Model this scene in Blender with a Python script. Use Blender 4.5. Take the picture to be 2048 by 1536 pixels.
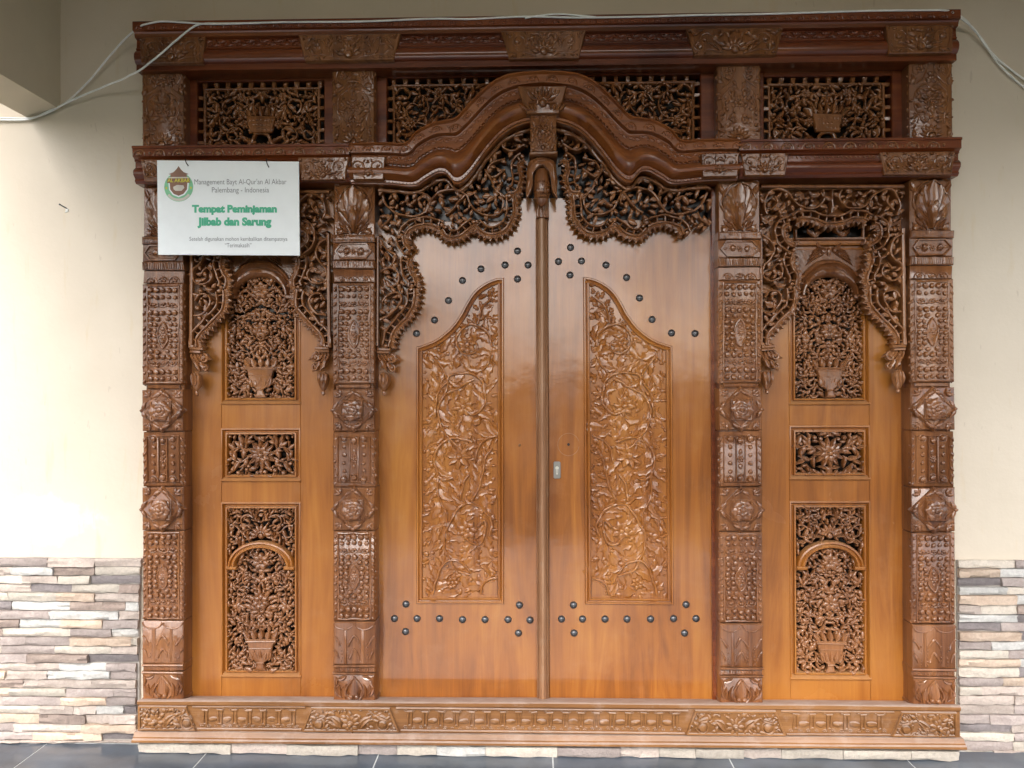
import bpy, math, random
import numpy as np

for o in list(bpy.data.objects):
    bpy.data.objects.remove(o)
C = bpy.context.scene.collection
S = bpy.context.scene
R = math.radians
PI = math.pi

# ------------------------------------------------------------------ camera, sky, sun, exposure
FLOOR = -0.068                       # floor level below the sill foot in the fitted frame
CAM = np.array([-0.0333, -2.9613, 1.2555 - FLOOR])
YAW, PIT, ROL, FPX = -2.59679e-2, 4.81847e-3, -2.6898e-3, 1595.0
fw = np.array([math.sin(YAW)*math.cos(PIT), math.cos(YAW)*math.cos(PIT), math.sin(PIT)])
rt = np.array([math.cos(YAW), -math.sin(YAW), 0.0])
up = np.cross(rt, fw)
rt, up = rt*math.cos(ROL)+up*math.sin(ROL), -rt*math.sin(ROL)+up*math.cos(ROL)
from mathutils import Matrix
cam_d = bpy.data.cameras.new('camera'); cam = bpy.data.objects.new('camera', cam_d); C.objects.link(cam)
cam.matrix_world = Matrix(((rt[0], up[0], -fw[0], CAM[0]), (rt[1], up[1], -fw[1], CAM[1]), (rt[2], up[2], -fw[2], CAM[2]), (0, 0, 0, 1)))
cam_d.sensor_width = 36; cam_d.lens = FPX/2048*36; cam_d.clip_end = 600; cam_d.clip_start = 0.02
S.camera = cam

SUN_EL, SUN_AZ = 42, 190            # high, behind the photographer's left shoulder, veiled by cloud
wd = bpy.data.worlds.new('World'); S.world = wd; wd.use_nodes = True
nt = wd.node_tree; nt.nodes.clear()
sky = nt.nodes.new('ShaderNodeTexSky'); sky.sky_type = 'NISHITA'; sky.sun_disc = False
sky.sun_elevation = R(SUN_EL); sky.sun_rotation = R(SUN_AZ); sky.dust_density = 4.0; sky.air_density = 1.0
hs = nt.nodes.new('ShaderNodeHueSaturation'); hs.inputs['Saturation'].default_value = 0.38
bg = nt.nodes.new('ShaderNodeBackground'); bg.inputs['Strength'].default_value = 0.15
ow = nt.nodes.new('ShaderNodeOutputWorld')
nt.links.new(sky.outputs[0], hs.inputs['Color']); nt.links.new(hs.outputs[0], bg.inputs['Color']); nt.links.new(bg.outputs[0], ow.inputs[0])
sd = bpy.data.lights.new('sun', 'SUN'); sd.energy = 0.6; sd.angle = R(16); sd.color = (1.0, 0.95, 0.87)
sun = bpy.data.objects.new('sun', sd); C.objects.link(sun)
a = R(SUN_AZ)
sdir = np.array([math.sin(a)*math.cos(R(SUN_EL)), math.cos(a)*math.cos(R(SUN_EL)), math.sin(R(SUN_EL))])
from mathutils import Vector
sun.rotation_euler = Vector(sdir).to_track_quat('Z', 'Y').to_euler()
sun.location = (0, -8, 12)
S.view_settings.view_transform = 'Standard'; S.view_settings.look = 'None'
S.view_settings.gamma = 1; S.view_settings.use_curve_mapping = False
S.view_settings.exposure = 1.92
S.render.engine = 'CYCLES'
S.cycles.use_denoising = True
S.cycles.max_bounces = 8; S.cycles.diffuse_bounces = 5; S.cycles.glossy_bounces = 4
S.cycles.sample_clamp_indirect = 8
S.cycles.caustics_reflective = False; S.cycles.caustics_refractive = False

# ------------------------------------------------------------------ measuring helpers
PXM = 0.00182                        # metres per measured unit on the door front
def at(px, py, d=0.0):
    """a measured point of the facade, as (x, z) on the plane d metres in front of the wall"""
    r = fw + rt*((px-1024)/FPX) - up*((py-768)/FPX)
    t = (-d - CAM[1])/r[1]
    p = CAM + r*t
    return np.array([p[0], p[2]])
def atl(pts, d=0.0): return np.array([at(p[0], p[1], d) for p in pts])
def on_floor(px, py):
    r = fw + rt*((px-1024)/FPX) - up*((py-768)/FPX)
    t = -CAM[2]/r[2]; p = CAM + r*t
    return p[0], p[1]
def zz(py, d=.07, px=707): return at(px, py, d)[1]
def xx(px, d=.07, py=900): return at(px, py, d)[0]
def rect(a, b, c, e, d):             # measured box -> x0, x1, z0, z1
    m = (b+e)/2; n = (a+c)/2
    return at(a, m, d)[0], at(c, m, d)[0], at(n, e, d)[1], at(n, b, d)[1]
def smooth(pts, k=6, closed=False):
    p = np.asarray(pts, float); n = len(p); out = []
    rng = range(n if closed else n-1)
    for i in rng:
        if closed: a, b, c, d = p[(i-1) % n], p[i], p[(i+1) % n], p[(i+2) % n]
        else: a, b, c, d = p[max(i-1, 0)], p[i], p[i+1], p[min(i+2, n-1)]
        for j in range(k):
            t = j/k
            out.append(.5*((2*b)+(-a+c)*t+(2*a-5*b+4*c-d)*t*t+(-a+3*b-3*c+d)*t**3))
    if not closed: out.append(p[-1])
    return np.array(out)
def resample(p, step):
    p = np.asarray(p, float); s = np.r_[0, np.cumsum(np.hypot(*np.diff(p, axis=0).T))]
    n = max(2, int(round(s[-1]/step))+1); t = np.linspace(0, s[-1], n)
    return np.c_[np.interp(t, s, p[:, 0]), np.interp(t, s, p[:, 1])]
def tangents(p):
    t = np.gradient(p, axis=0); return t/np.maximum(np.hypot(t[:, 0], t[:, 1]), 1e-9)[:, None]
def offset(p, o):
    t = tangents(p); return p + np.c_[-t[:, 1], t[:, 0]]*o
def inset_poly(p, o):                # closed polygon, counter-clockwise in (x, z): shrink by o
    p = np.asarray(p); a = np.roll(p, 1, 0); b = np.roll(p, -1, 0)
    e1 = p-a; e1 /= np.hypot(*e1.T)[:, None]; e2 = b-p; e2 /= np.hypot(*e2.T)[:, None]
    n1 = np.c_[-e1[:, 1], e1[:, 0]]; n2 = np.c_[-e2[:, 1], e2[:, 0]]
    m = n1+n2; m /= np.maximum(1+np.sum(n1*n2, 1), .3)[:, None]
    return p + m*o
def inside(poly, q):
    poly = np.asarray(poly); x, y = q[:, 0][:, None], q[:, 1][:, None]
    x0, y0 = poly[:, 0], poly[:, 1]; x1, y1 = np.roll(x0, -1), np.roll(y0, -1)
    c = ((y0 > y) != (y1 > y)) & (x < (x1-x0)*(y-y0)/np.where(y1 == y0, 1e-12, y1-y0)+x0)
    return c.sum(1) % 2 == 1

# ------------------------------------------------------------------ mesh building: points are (x, d, z), d = towards the viewer
WLOC = {}
WOBBLE = ('carved_wood', 'pierced_carved_wood', 'door_relief_wood', 'sill_wood')
class MB:
    def __init__(s): s.v = []; s.f = []; s.n = 0
    def add(s, V, F):
        s.v.append(np.asarray(V, float)); o = s.n
        s.f.extend(tuple(i+o for i in q) for q in F); s.n += len(V)
    def build(s, name, mat, parent=None, smooth_deg=42, kind=None, label=None):
        V = np.concatenate(s.v)
        if mat.name in WOBBLE:
            h_ = random.Random(len(V)*7+int(abs(V[0, 0])*1e4)).uniform(0, 50); X_, Z_ = V[:, 0], V[:, 2]
            V = V+np.c_[.0011*np.sin(Z_*97+h_)+.0007*np.sin(X_*171+Z_*60+2*h_), .0012*np.sin(X_*83+Z_*127+3*h_)+.0008*np.sin(X_*210-Z_*190+h_), .0011*np.sin(X_*101+1.7*h_)+.0007*np.sin(Z_*160-X_*70+h_)]
        V = np.c_[V[:, 0], -V[:, 1], V[:, 2]]
        org = np.array([(V[:, 0].min()+V[:, 0].max())/2, V[:, 1].max(), V[:, 2].min()])
        me = bpy.data.meshes.new(name); me.from_pydata((V-org).tolist(), [], s.f)
        me.materials.append(mat)
        me.polygons.foreach_set('use_smooth', [True]*len(me.polygons))
        me.set_sharp_from_angle(angle=R(smooth_deg)); me.update()
        o = bpy.data.objects.new(name, me); C.objects.link(o)
        WLOC[o.name] = org
        if parent is not None:
            o.parent = parent; o.location = org - WLOC[parent.name]
        else: o.location = org
        if kind: o['kind'] = kind
        if label: o['label'] = label
        return o
def empty(name, loc, label=None, cat=None, group=None, parent=None):
    o = bpy.data.objects.new(name, None); C.objects.link(o); loc = np.array(loc, float)
    o.empty_display_size = .1
    WLOC[o.name] = loc
    if parent is not None: o.parent = parent; o.location = loc-WLOC[parent.name]
    else: o.location = loc
    tag(o, label, cat, group); return o
def tag(o, label=None, cat=None, group=None, kind=None):
    if label: o['label'] = label
    if cat: o['category'] = cat
    if group: o['group'] = group
    if kind: o['kind'] = kind
    return o

def box(m, x0, x1, z0, z1, d0, d1, b=0.0):
    if b <= 0:
        V = [(x, d, z) for d in (d0, d1) for z in (z0, z1) for x in (x0, x1)]
        F = [(0, 1, 3, 2), (4, 6, 7, 5), (0, 4, 5, 1), (2, 3, 7, 6), (0, 2, 6, 4), (1, 5, 7, 3)]
        m.add(V, F); return
    V = []
    for (d, i) in ((d0, 0), (d1-b, 0), (d1, b)):
        V += [(x0+i, d, z0+i), (x1-i, d, z0+i), (x1-i, d, z1-i), (x0+i, d, z1-i)]
    F = [(3, 2, 1, 0), (8, 9, 10, 11)]
    for k in (0, 4):
        for i in range(4):
            j = (i+1) % 4; F.append((k+i, k+j, k+4+j, k+4+i))
    m.add(V, F)
def prism(m, poly, d0, d1, b=0.0):
    p = np.asarray(poly, float)
    ar = np.sum(p[:, 0]*np.roll(p[:, 1], -1)-np.roll(p[:, 0], -1)*p[:, 1])
    if ar < 0: p = p[::-1]
    n = len(p); L = [(p, d0), (p, d1-b)] + ([(inset_poly(p, b), d1)] if b else [])
    V = [(q[0], d, q[1]) for (P_, d) in L for q in P_]
    F = [tuple(range(n))[::-1], tuple(range(n*(len(L)-1), n*len(L)))]
    for k in range(len(L)-1):
        for i in range(n):
            j = (i+1) % n; F.append((k*n+i, k*n+j, k*n+n+j, k*n+n+i))
    m.add(V, F)
def rings(m, poly, prof, cap=False):           # closed outline swept through (inset, d) steps
    p = np.asarray(poly, float)
    if np.sum(p[:, 0]*np.roll(p[:, 1], -1)-np.roll(p[:, 0], -1)*p[:, 1]) < 0: p = p[::-1]
    n = len(p); V = []; F = []
    for (i, d) in prof:
        q = inset_poly(p, i); V += [(a[0], d, a[1]) for a in q]
    for k in range(len(prof)-1):
        for i in range(n):
            j = (i+1) % n; F.append((k*n+i, k*n+j, k*n+n+j, k*n+n+i))
    if cap: F.append(tuple(range(n*(len(prof)-1), n*len(prof))))
    m.add(V, F)
def loft(m, A, B, prof):                        # between two outlines with as many points: prof = (t, d)
    n = len(A); V = []; F = []
    for (t, d) in prof:
        V += [(q[0], d, q[1]) for q in (A*(1-t)+B*t)]
    for k in range(len(prof)-1):
        for i in range(n-1): F.append((k*n+i, k*n+n+i, k*n+n+i+1, k*n+i+1))
    for e in (0, n-1):
        F.append(tuple(k*n+e for k in range(len(prof))))
    m.add(V, F)
def run_x(m, prof, x0, x1, n=1):                # moulding (z, d) along x
    V = []; F = []; k = len(prof)
    for x in np.linspace(x0, x1, n+1): V += [(x, d, z) for (z, d) in prof]
    for s in range(n):
        for i in range(k-1): F.append((s*k+i, s*k+k+i, s*k+k+i+1, s*k+i+1))
    F.append(tuple(range(k))); F.append(tuple(range(n*k, n*k+k))[::-1])
    m.add(V, F)
CS = np.cos(np.linspace(PI, 0, 5)); SN = np.sin(np.linspace(PI, 0, 5))
def tube(m, p, r, d, th=.004, hf=1.0):          # half-round strand along p on depth d
    p = np.asarray(p, float); n = len(p); t = tangents(p); nx = np.c_[t[:, 1], -t[:, 0]]
    r = np.broadcast_to(np.asarray(r, float), (n,))
    d = np.broadcast_to(np.asarray(d, float), (n,))
    V = np.zeros((n, 7, 3))
    off = np.r_[-1, CS, 1]; hh = np.r_[0, SN, 0]
    q = p[:, None, :] + nx[:, None, :]*(r[:, None]*off)[:, :, None]
    V[:, :, 0] = q[:, :, 0]; V[:, :, 2] = q[:, :, 1]
    V[:, :, 1] = d[:, None] + r[:, None]*hh*hf
    V[:, 0, 1] -= th; V[:, 6, 1] -= th
    F = []
    for i in range(n-1):
        for j in range(6):
            F.append((i*7+j, i*7+j+1, i*7+8+j, i*7+7+j))
    F.append(tuple(range(7))); F.append(tuple(range(n*7-7, n*7))[::-1])
    m.add(V.reshape(-1, 3), F)
def dome(m, x, z, r, d, h=None, n=8, rg=2, th=.002):
    h = r*.9 if h is None else h
    V = [(x+r*math.cos(2*PI*i/n), d-th, z+r*math.sin(2*PI*i/n)) for i in range(n)]
    for k in range(rg):
        a = k/rg*PI/2
        V += [(x+r*math.cos(a)*math.cos(2*PI*i/n), d+h*math.sin(a), z+r*math.cos(a)*math.sin(2*PI*i/n)) for i in range(n)]
    V.append((x, d+h, z)); F = []
    for k in range(rg):
        for i in range(n):
            j = (i+1) % n; F.append((k*n+i, k*n+j, k*n+n+j, k*n+n+i))
    b = rg*n
    for i in range(n): F.append((b+i, b+(i+1) % n, b+n))
    m.add(V, F)
XS = np.array([-1, -.55, 0, .55, 1]); XH = np.array([0, .95, .5, .95, 0]); XC = np.array([.25, .85, 1.0, .85, .25])
LF = {}
def leaf_faces(ns):
    if ns in LF: return LF[ns]
    F = []
    for i in range(ns):
        for j in range(4): F.append((i*5+j, i*5+j+1, i*5+6+j, i*5+5+j))
    b = (ns+1)*5; k = ns+1
    for i in range(ns):
        F.append((i*5, i*5+5, b+i+1, b+i)); F.append((i*5+9, i*5+4, b+k+i, b+k+i+1))
    LF[ns] = F; return F
def leaf(m, x, z, ang, L, W, d, h, curl=0.0, lobes=0, th=.006, tip=0.0, pw=.72):
    ns = lobes*2+1 if lobes else (5 if pw < 1 else 9)
    u = np.linspace(0, 1, ns+1); a = ang+curl*u
    st = np.c_[np.cos(a), np.sin(a)]*(L/ns)
    c = np.array([x, z]) + np.r_[np.zeros((1, 2)), np.cumsum(st[:-1], 0)]
    w = .5*W*np.maximum(np.sin(PI*np.clip(u, .001, 1)**pw), 0)**(.75 if pw < 1 else .5)
    w[0] = max(w[0], .07*W)
    if lobes: w = w*np.where(np.arange(ns+1) % 2 == 1, 1.18, .70)
    env = np.maximum(np.sin(PI*(.12+.83*u)), 0)
    nrm = np.c_[-np.sin(a), np.cos(a)]
    q = c[:, None, :]+nrm[:, None, :]*(w[:, None]*XS)[:, :, None]
    V = np.zeros(((ns+1)*5+2*(ns+1), 3)); k = ns+1
    V[:k*5, 0] = q[:, :, 0].ravel(); V[:k*5, 2] = q[:, :, 1].ravel()
    dd = d+h*env[:, None]*(XC if L < .037 else XH)+(tip*u*u)[:, None]
    V[:k*5, 1] = dd.ravel()
    V[k*5:k*6] = V[0:k*5:5]; V[k*6:] = V[4:k*5:5]
    V[k*5:, 1] -= th
    m.add(V, leaf_faces(ns))
def flower(m, x, z, r, d, n=8, h=.006, th=.005, rot=0.0, cr=.28, lobes=0, wide=1.0):
    W = 2*PI*r*.62/n*1.15*wide
    for i in range(n):
        a = rot+2*PI*i/n
        leaf(m, x+.18*r*math.cos(a), z+.18*r*math.sin(a), a, r*.84, W, d, h, 0, lobes, th, tip=h*.3)
    dome(m, x, z, r*cr, d, h+.45*r*cr, n=8, th=th)
def fan(m, x, z, r, d, n=7, h=.006, a0=0.0, a1=PI, th=.005, core=.35):
    W = (a1-a0)*r*.75/n*1.05
    for i in range(n):
        a = a0+(a1-a0)*(i+.5)/n
        leaf(m, x+r*core*.8*math.cos(a), z+r*core*.8*math.sin(a), a, r*(1-core*.8), W, d, h, 0, 0, th, tip=h*.4)
    t = np.linspace(a0, a1, 9)
    tube(m, np.c_[x+r*core*np.cos(t), z+r*core*np.sin(t)], r*.09, d+h*.6, th+h)
    dome(m, x, z, r*core*.72, d, h+.004, n=10, th=th)
def scallop(m, x, z, ang, r, d, h=.004):
    t = np.linspace(0, PI, 7)+ang
    tube(m, np.c_[x+r*np.cos(t), z+r*np.sin(t)], r*.15, d, .002)
    for k in (-1, 0, 1):
        aa = ang+PI/2+k*.75
        leaf(m, x+.1*r*math.cos(aa), z+.1*r*math.sin(aa), aa, r*.72, r*.5, d, h, 0, 0, .002)

class Occ:
    def __init__(s): s.p = np.zeros((0, 2)); s.r = np.zeros(0); s.t = np.zeros((0, 2))
    def add(s, p, r, t):
        p = np.atleast_2d(p); s.p = np.r_[s.p, p]; s.r = np.r_[s.r, np.broadcast_to(r, (len(p),))]; s.t = np.r_[s.t, np.atleast_2d(np.broadcast_to(t, p.shape))]
    def path(s, p, r): s.add(p, r, tangents(np.asarray(p)))
    def disc(s, x, z, r): s.add([[x, z]], r, [0, 1])
def vine(m, occ, pts, r, d, th=.006, taper=.45, step=.006, mir=None, raw=False):
    p = pts if raw else resample(smooth(pts, 8), step)
    rr = r*np.linspace(1, taper, len(p))
    tube(m, p, rr, d, th); occ.path(p, r)
    if mir is not None:
        q = p.copy(); q[:, 0] = 2*mir-q[:, 0]; tube(m, q, rr, d, th); occ.path(q, r)
    return p
def spiral(x, z, r, a0, turns, sgn, n=22, inner=.28):
    t = np.linspace(0, 1, n); a = a0+sgn*turns*2*PI*t; q = r*(1-(1-inner)*t**.8)
    return np.c_[x+q*np.cos(a), z+q*np.sin(a)]
def sprout(m, occ, p, rng, d, L, every=3, h=.005, th=.006, mir=None, side=0, lobes=0, ratio=.42):
    t = tangents(p); s = 1
    for i in range(1, len(p)-1, every):
        s = side if side else -s
        a = math.atan2(t[i, 1], t[i, 0])+s*rng.uniform(.5, .95); l = L*rng.uniform(.75, 1.15); c = s*rng.uniform(.1, .9)
        W = l*rng.uniform(ratio*.9, ratio*1.25)
        leaf(m, p[i, 0], p[i, 1], a, l, W, d, h, c, lobes, th)
        occ.add([[p[i, 0]+.5*l*math.cos(a+.4*c), p[i, 1]+.5*l*math.sin(a+.4*c)]], l*.2, [math.cos(a), math.sin(a)])
        if mir is not None:
            leaf(m, 2*mir-p[i, 0], p[i, 1], PI-a, l, W, d, h, -c, lobes, th)
            occ.add([[2*mir-p[i, 0]-.5*l*math.cos(a+.4*c), p[i, 1]+.5*l*math.sin(a+.4*c)]], l*.2, [-math.cos(a), math.sin(a)])
def fill(m, poly, occ, rng, n, size, gap, d, h=.005, th=.006, mir=None, ratio=.45, lob=.3, bud=.12, spread=.7, jit=.003, excl=()):
    poly = np.asarray(poly); lo = poly.min(0); hi = poly.max(0)
    q = np.c_[[rng.uniform(lo[0], hi[0]) for _ in range(n)], [rng.uniform(lo[1], hi[1]) for _ in range(n)]]
    q = q[inside(poly, q)]
    for p in q:
        if mir is not None and p[0] > mir: continue
        if any(x0 < p[0] < x1 and z0 < p[1] < z1 for (x0, x1, z0, z1) in excl): continue
        L = rng.uniform(*size)
        if len(occ.p):
            dv = p-occ.p; ds = np.hypot(dv[:, 0], dv[:, 1])-occ.r; i = int(np.argmin(ds))
            if ds[i] < L*gap: continue
            t = occ.t[i]; s = 1 if t[0]*dv[i, 1]-t[1]*dv[i, 0] > 0 else -1
            ang = math.atan2(t[1], t[0])+s*rng.uniform(.35, .35+spread*1.2)
        else: ang = rng.uniform(0, 2*PI); s = 1
        c = rng.uniform(-.3, 1.0)*s; dd = d+rng.uniform(-jit, jit)
        ca, sa = math.cos(ang+.3*c), math.sin(ang+.3*c)
        tipp = np.array([[p[0]+.5*L*ca, p[1]+.5*L*sa]])
        if not inside(poly, tipp)[0]: L *= .55
        if rng.random() < bud:
            dome(m, p[0], p[1], L*.24, dd, th=th)
            if mir is not None: dome(m, 2*mir-p[0], p[1], L*.24, dd, th=th)
        else:
            W = L*ratio*rng.uniform(.8, 1.3); lb = (2 if rng.random() < lob else 0)
            bx, bz = p[0]-.5*L*ca, p[1]-.5*L*sa
            leaf(m, bx, bz, ang, L, W, dd, h, c, lb, th)
            if mir is not None: leaf(m, 2*mir-bx, bz, PI-ang, L, W, dd, h, -c, lb, th)
        occ.add([p], L*.2, [ca, sa])
        if mir is not None: occ.add([[2*mir-p[0], p[1]]], L*.2, [-ca, sa])
def rpoly(x0, x1, z0, z1): return np.array([(x0, z0), (x1, z0), (x1, z1), (x0, z1)])
def ell(cx, cz, rx, rz, a0, a1, n=17):
    t = np.linspace(a0, a1, n); return np.c_[cx+rx*np.cos(t), cz+rz*np.sin(t)]

# ------------------------------------------------------------------ materials
def nodes(name):
    m = bpy.data.materials.new(name); m.use_nodes = True; n = m.node_tree
    return m, n, n.nodes['Principled BSDF'], n.links
def ramp(n, stops):
    r = n.nodes.new('ShaderNodeValToRGB'); e = r.color_ramp.elements
    while len(e) < len(stops): e.new(.5)
    for k, (p, c) in enumerate(stops): e[k].position = p; e[k].color = (*c, 1) if len(c) == 3 else c
    return r
def noise(n, l, vec, scale, detail=4, rough=.55, dist=0.0, mp=None):
    if mp:
        g = n.nodes.new('ShaderNodeMapping'); g.inputs['Scale'].default_value = mp; l.new(vec, g.inputs[0]); vec = g.outputs[0]
    t = n.nodes.new('ShaderNodeTexNoise'); t.inputs['Scale'].default_value = scale; t.inputs['Detail'].default_value = detail
    t.inputs['Roughness'].default_value = rough; t.inputs['Distortion'].default_value = dist; l.new(vec, t.inputs['Vector']); return t.outputs[0]
def mixc(n, l, f, a, b, mode='MIX'):
    x = n.nodes.new('ShaderNodeMix'); x.data_type = 'RGBA'; x.blend_type = mode
    for s, v in ((0, f), (6, a), (7, b)):
        if isinstance(v, (int, float)): x.inputs[s].default_value = v
        elif isinstance(v, tuple): x.inputs[s].default_value = (*v, 1)
        else: l.new(v, x.inputs[s])
    return x.outputs[2]
def mth(n, l, op, a, b=0.0, clamp=False):
    x = n.nodes.new('ShaderNodeMath'); x.operation = op; x.use_clamp = clamp
    for s, v in ((0, a), (1, b)):
        if isinstance(v, (int, float)): x.inputs[s].default_value = v
        else: l.new(v, x.inputs[s])
    return x.outputs[0]
def wood(name, dark, mid, light, rough=.38, coat=.6, crough=.12, dust=.5, horiz=False, wav=.5, dustc=(.36, .30, .25), streak=.25, worn=0.0, chis=0.0, bigw=.38, crv=.0):
    m, n, b, l = nodes(name)
    geo = n.nodes.new('ShaderNodeNewGeometry'); pos = geo.outputs['Position']
    sc = (1.1, 9, 13) if horiz else (13, 9, 1.1)
    sf = (5, 120, 190) if horiz else (190, 120, 5)
    g1 = noise(n, l, pos, 1.0, 6, .6, 1.6, sc)
    g2 = noise(n, l, pos, 1.0, 3, .6, .4, sf)
    big = noise(n, l, pos, 1.7, 3, .5)
    v = mth(n, l, 'ADD', mth(n, l, 'MULTIPLY', g1, 1-bigw), mth(n, l, 'MULTIPLY', big, bigw))
    v = mth(n, l, 'ADD', v, mth(n, l, 'MULTIPLY', mth(n, l, 'SUBTRACT', g2, .5), streak))
    r = ramp(n, [(.36, dark), (.50, mid), (.64, light)]); l.new(v, r.inputs[0])
    col = r.outputs[0]
    sep = n.nodes.new('ShaderNodeSeparateXYZ'); l.new(geo.outputs['Normal'], sep.inputs[0])
    dn = noise(n, l, pos, 14, 5, .65)
    upf = mth(n, l, 'MULTIPLY', mth(n, l, 'SUBTRACT', sep.outputs[2], .35, True), 1.6, True)
    df = mth(n, l, 'MULTIPLY', upf, mth(n, l, 'ADD', mth(n, l, 'MULTIPLY', dn, .9), .25, True))
    df = mth(n, l, 'MULTIPLY', df, dust, True)
    if worn:
        wr = ramp(n, [(.52, (0, 0, 0)), (.72, (1, 1, 1))]); l.new(noise(n, l, pos, 9, 6, .7), wr.inputs[0])
        df = mth(n, l, 'ADD', df, mth(n, l, 'MULTIPLY', wr.outputs[0], worn), True)
    col = mixc(n, l, df, col, dustc)
    l.new(col, b.inputs['Base Color'])
    rr = mth(n, l, 'ADD', mth(n, l, 'MULTIPLY', dn, .22), rough-.1)
    rr = mth(n, l, 'ADD', rr, mth(n, l, 'MULTIPLY', df, .4), True)
    l.new(rr, b.inputs['Roughness'])
    cw = mth(n, l, 'MULTIPLY', mth(n, l, 'SUBTRACT', 1.0, df, True), coat)
    l.new(cw, b.inputs['Coat Weight'])
    b.inputs['Specular IOR Level'].default_value = .22
    cn = ramp(n, [(.36, (0, 0, 0)), (.66, (1, 1, 1))]); l.new(noise(n, l, pos, 3.2, 5, .62, .4), cn.inputs[0])
    l.new(mth(n, l, 'ADD', mth(n, l, 'MULTIPLY', cn.outputs[0], crv), crough), b.inputs['Coat Roughness'])
    b.inputs['Coat Roughness'].default_value = crough; b.inputs['Coat IOR'].default_value = 1.52
    wv = noise(n, l, pos, 9, 3, .5)
    if chis: wv = mth(n, l, 'ADD', wv, mth(n, l, 'MULTIPLY', noise(n, l, pos, 75, 3, .6), chis))
    b1 = n.nodes.new('ShaderNodeBump'); b1.inputs['Strength'].default_value = wav; b1.inputs['Distance'].default_value = .004
    l.new(wv, b1.inputs['Height'])
    b2 = n.nodes.new('ShaderNodeBump'); b2.inputs['Strength'].default_value = .16; b2.inputs['Distance'].default_value = .0012
    l.new(g2, b2.inputs['Height']); l.new(b1.outputs[0], b2.inputs['Normal'])
    l.new(b2.outputs[0], b.inputs['Normal']); l.new(b1.outputs[0], b.inputs['Coat Normal'])
    return m
W_DOOR = wood('varnished_door_wood', (.175, .050, .007), (.295, .097, .013), (.39, .150, .024), .42, 1.0, .05, dust=.5, wav=.22, streak=.12, bigw=.5, crv=.17, worn=.14, dustc=(.42, .23, .11))
W_PANEL = wood('varnished_panel_wood', (.19, .057, .008), (.295, .100, .014), (.38, .146, .024), .44, .65, .14, dust=.7, wav=.3, streak=.12, bigw=.5, crv=.15, worn=.10, dustc=(.42, .25, .13))
W_CARV = wood('carved_wood', (.095, .030, .009), (.18, .063, .019), (.265, .103, .032), .36, .85, .085, dust=.22, wav=.6, worn=.05, dustc=(.36, .26, .18), chis=.3)
W_FRET = wood('pierced_carved_wood', (.112, .037, .011), (.208, .077, .024), (.30, .122, .041), .38, .8, .10, dust=.3, wav=.5, worn=.06, dustc=(.36, .27, .19), chis=.3)
W_RELF = wood('door_relief_wood', (.175, .052, .009), (.28, .095, .016), (.37, .145, .028), .38, .75, .10, dust=.22, wav=.25, worn=.06, dustc=(.36, .26, .19))
W_BEAM = wood('beam_wood', (.070, .013, .0035), (.145, .031, .0075), (.215, .055, .013), .36, .6, .09, dust=.08, horiz=True, wav=.5)
W_ARCH = wood('arch_wood', (.12, .031, .007), (.225, .066, .014), (.31, .105, .024), .36, .8, .10, dust=.12, horiz=True, wav=.5)
W_SILL = wood('sill_wood', (.13, .053, .016), (.21, .092, .030), (.29, .137, .050), .5, .2, .25, dust=.95, horiz=True, wav=.4, worn=.3, dustc=(.45, .36, .31))
W_STRP = wood('worn_strip_wood', (.20, .092, .042), (.30, .155, .080), (.40, .23, .135), .5, .3, .25, dust=.3, wav=.3, worn=.3, dustc=(.36, .29, .22))

def plain(name, col, rough=.5, metal=0.0, coat=0.0, var=.12, nscale=20, bump=0.0, bscale=60):
    m, n, b, l = nodes(name)
    geo = n.nodes.new('ShaderNodeNewGeometry'); pos = geo.outputs['Position']
    v = noise(n, l, pos, nscale, 5, .6)
    r = ramp(n, [(.3, tuple(c*(1-var) for c in col)), (.7, tuple(min(1, c*(1+var)) for c in col))]); l.new(v, r.inputs[0])
    l.new(r.outputs[0], b.inputs['Base Color']); b.inputs['Roughness'].default_value = rough
    b.inputs['Metallic'].default_value = metal; b.inputs['Coat Weight'].default_value = coat; b.inputs['Coat Roughness'].default_value = .08
    if bump:
        bb = n.nodes.new('ShaderNodeBump'); bb.inputs['Strength'].default_value = bump; bb.inputs['Distance'].default_value = .004
        l.new(noise(n, l, pos, bscale, 6, .65), bb.inputs['Height']); l.new(bb.outputs[0], b.inputs['Normal'])
    return m
M_METAL = plain('dark_stud_metal', (.10, .10, .105), .30, .7)
M_STEEL = plain('lock_steel', (.20, .19, .17), .5, .3)
M_HOLE = plain('keyhole_black', (.012, .01, .01), .8)
M_PANE = plain('glass_dark_room', (.022, .014, .010), .15, 0, 0, .05, 3)  # opaque pane; darkness of the unlit room behind is put into its colour
M_CABLE = plain('cable_white', (.84, .84, .82), .5, var=.08, nscale=40)
M_SIGN = plain('sign_white', (.83, .87, .89), .42, var=.02)
M_INKG = plain('ink_grey', (.22, .23, .25), .6)
M_INKGR = plain('ink_green', (.08, .46, .28), .6, var=.05)
M_LOGOG = plain('crest_green', (.22, .55, .32), .6)
M_LOGOB = plain('crest_brown', (.25, .13, .09), .6)
M_LOGOY = plain('crest_yellow', (.68, .62, .05), .6)
M_LOGOP = plain('crest_pale', (.62, .58, .52), .6)
M_TILE = plain('dark_floor_tile', (.08, .098, .122), .30, 0, .35, .4, 4, .12, 30)
M_GROUT = plain('grout', (.66, .68, .68), .8)
M_MORT = plain('mortar', (.34, .31, .28), .9, bump=.4)
M_YARD = plain('yard_ground', (.042, .052, .022), .95, var=.2, nscale=1.2)
M_YARD.node_tree.nodes['Principled BSDF'].inputs['Specular IOR Level'].default_value = .05
M_BARK = plain('bark', (.10, .075, .05), .9)
M_LEAF = plain('leaf_green', (.055, .10, .03), .6, var=.4, nscale=2)
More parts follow.
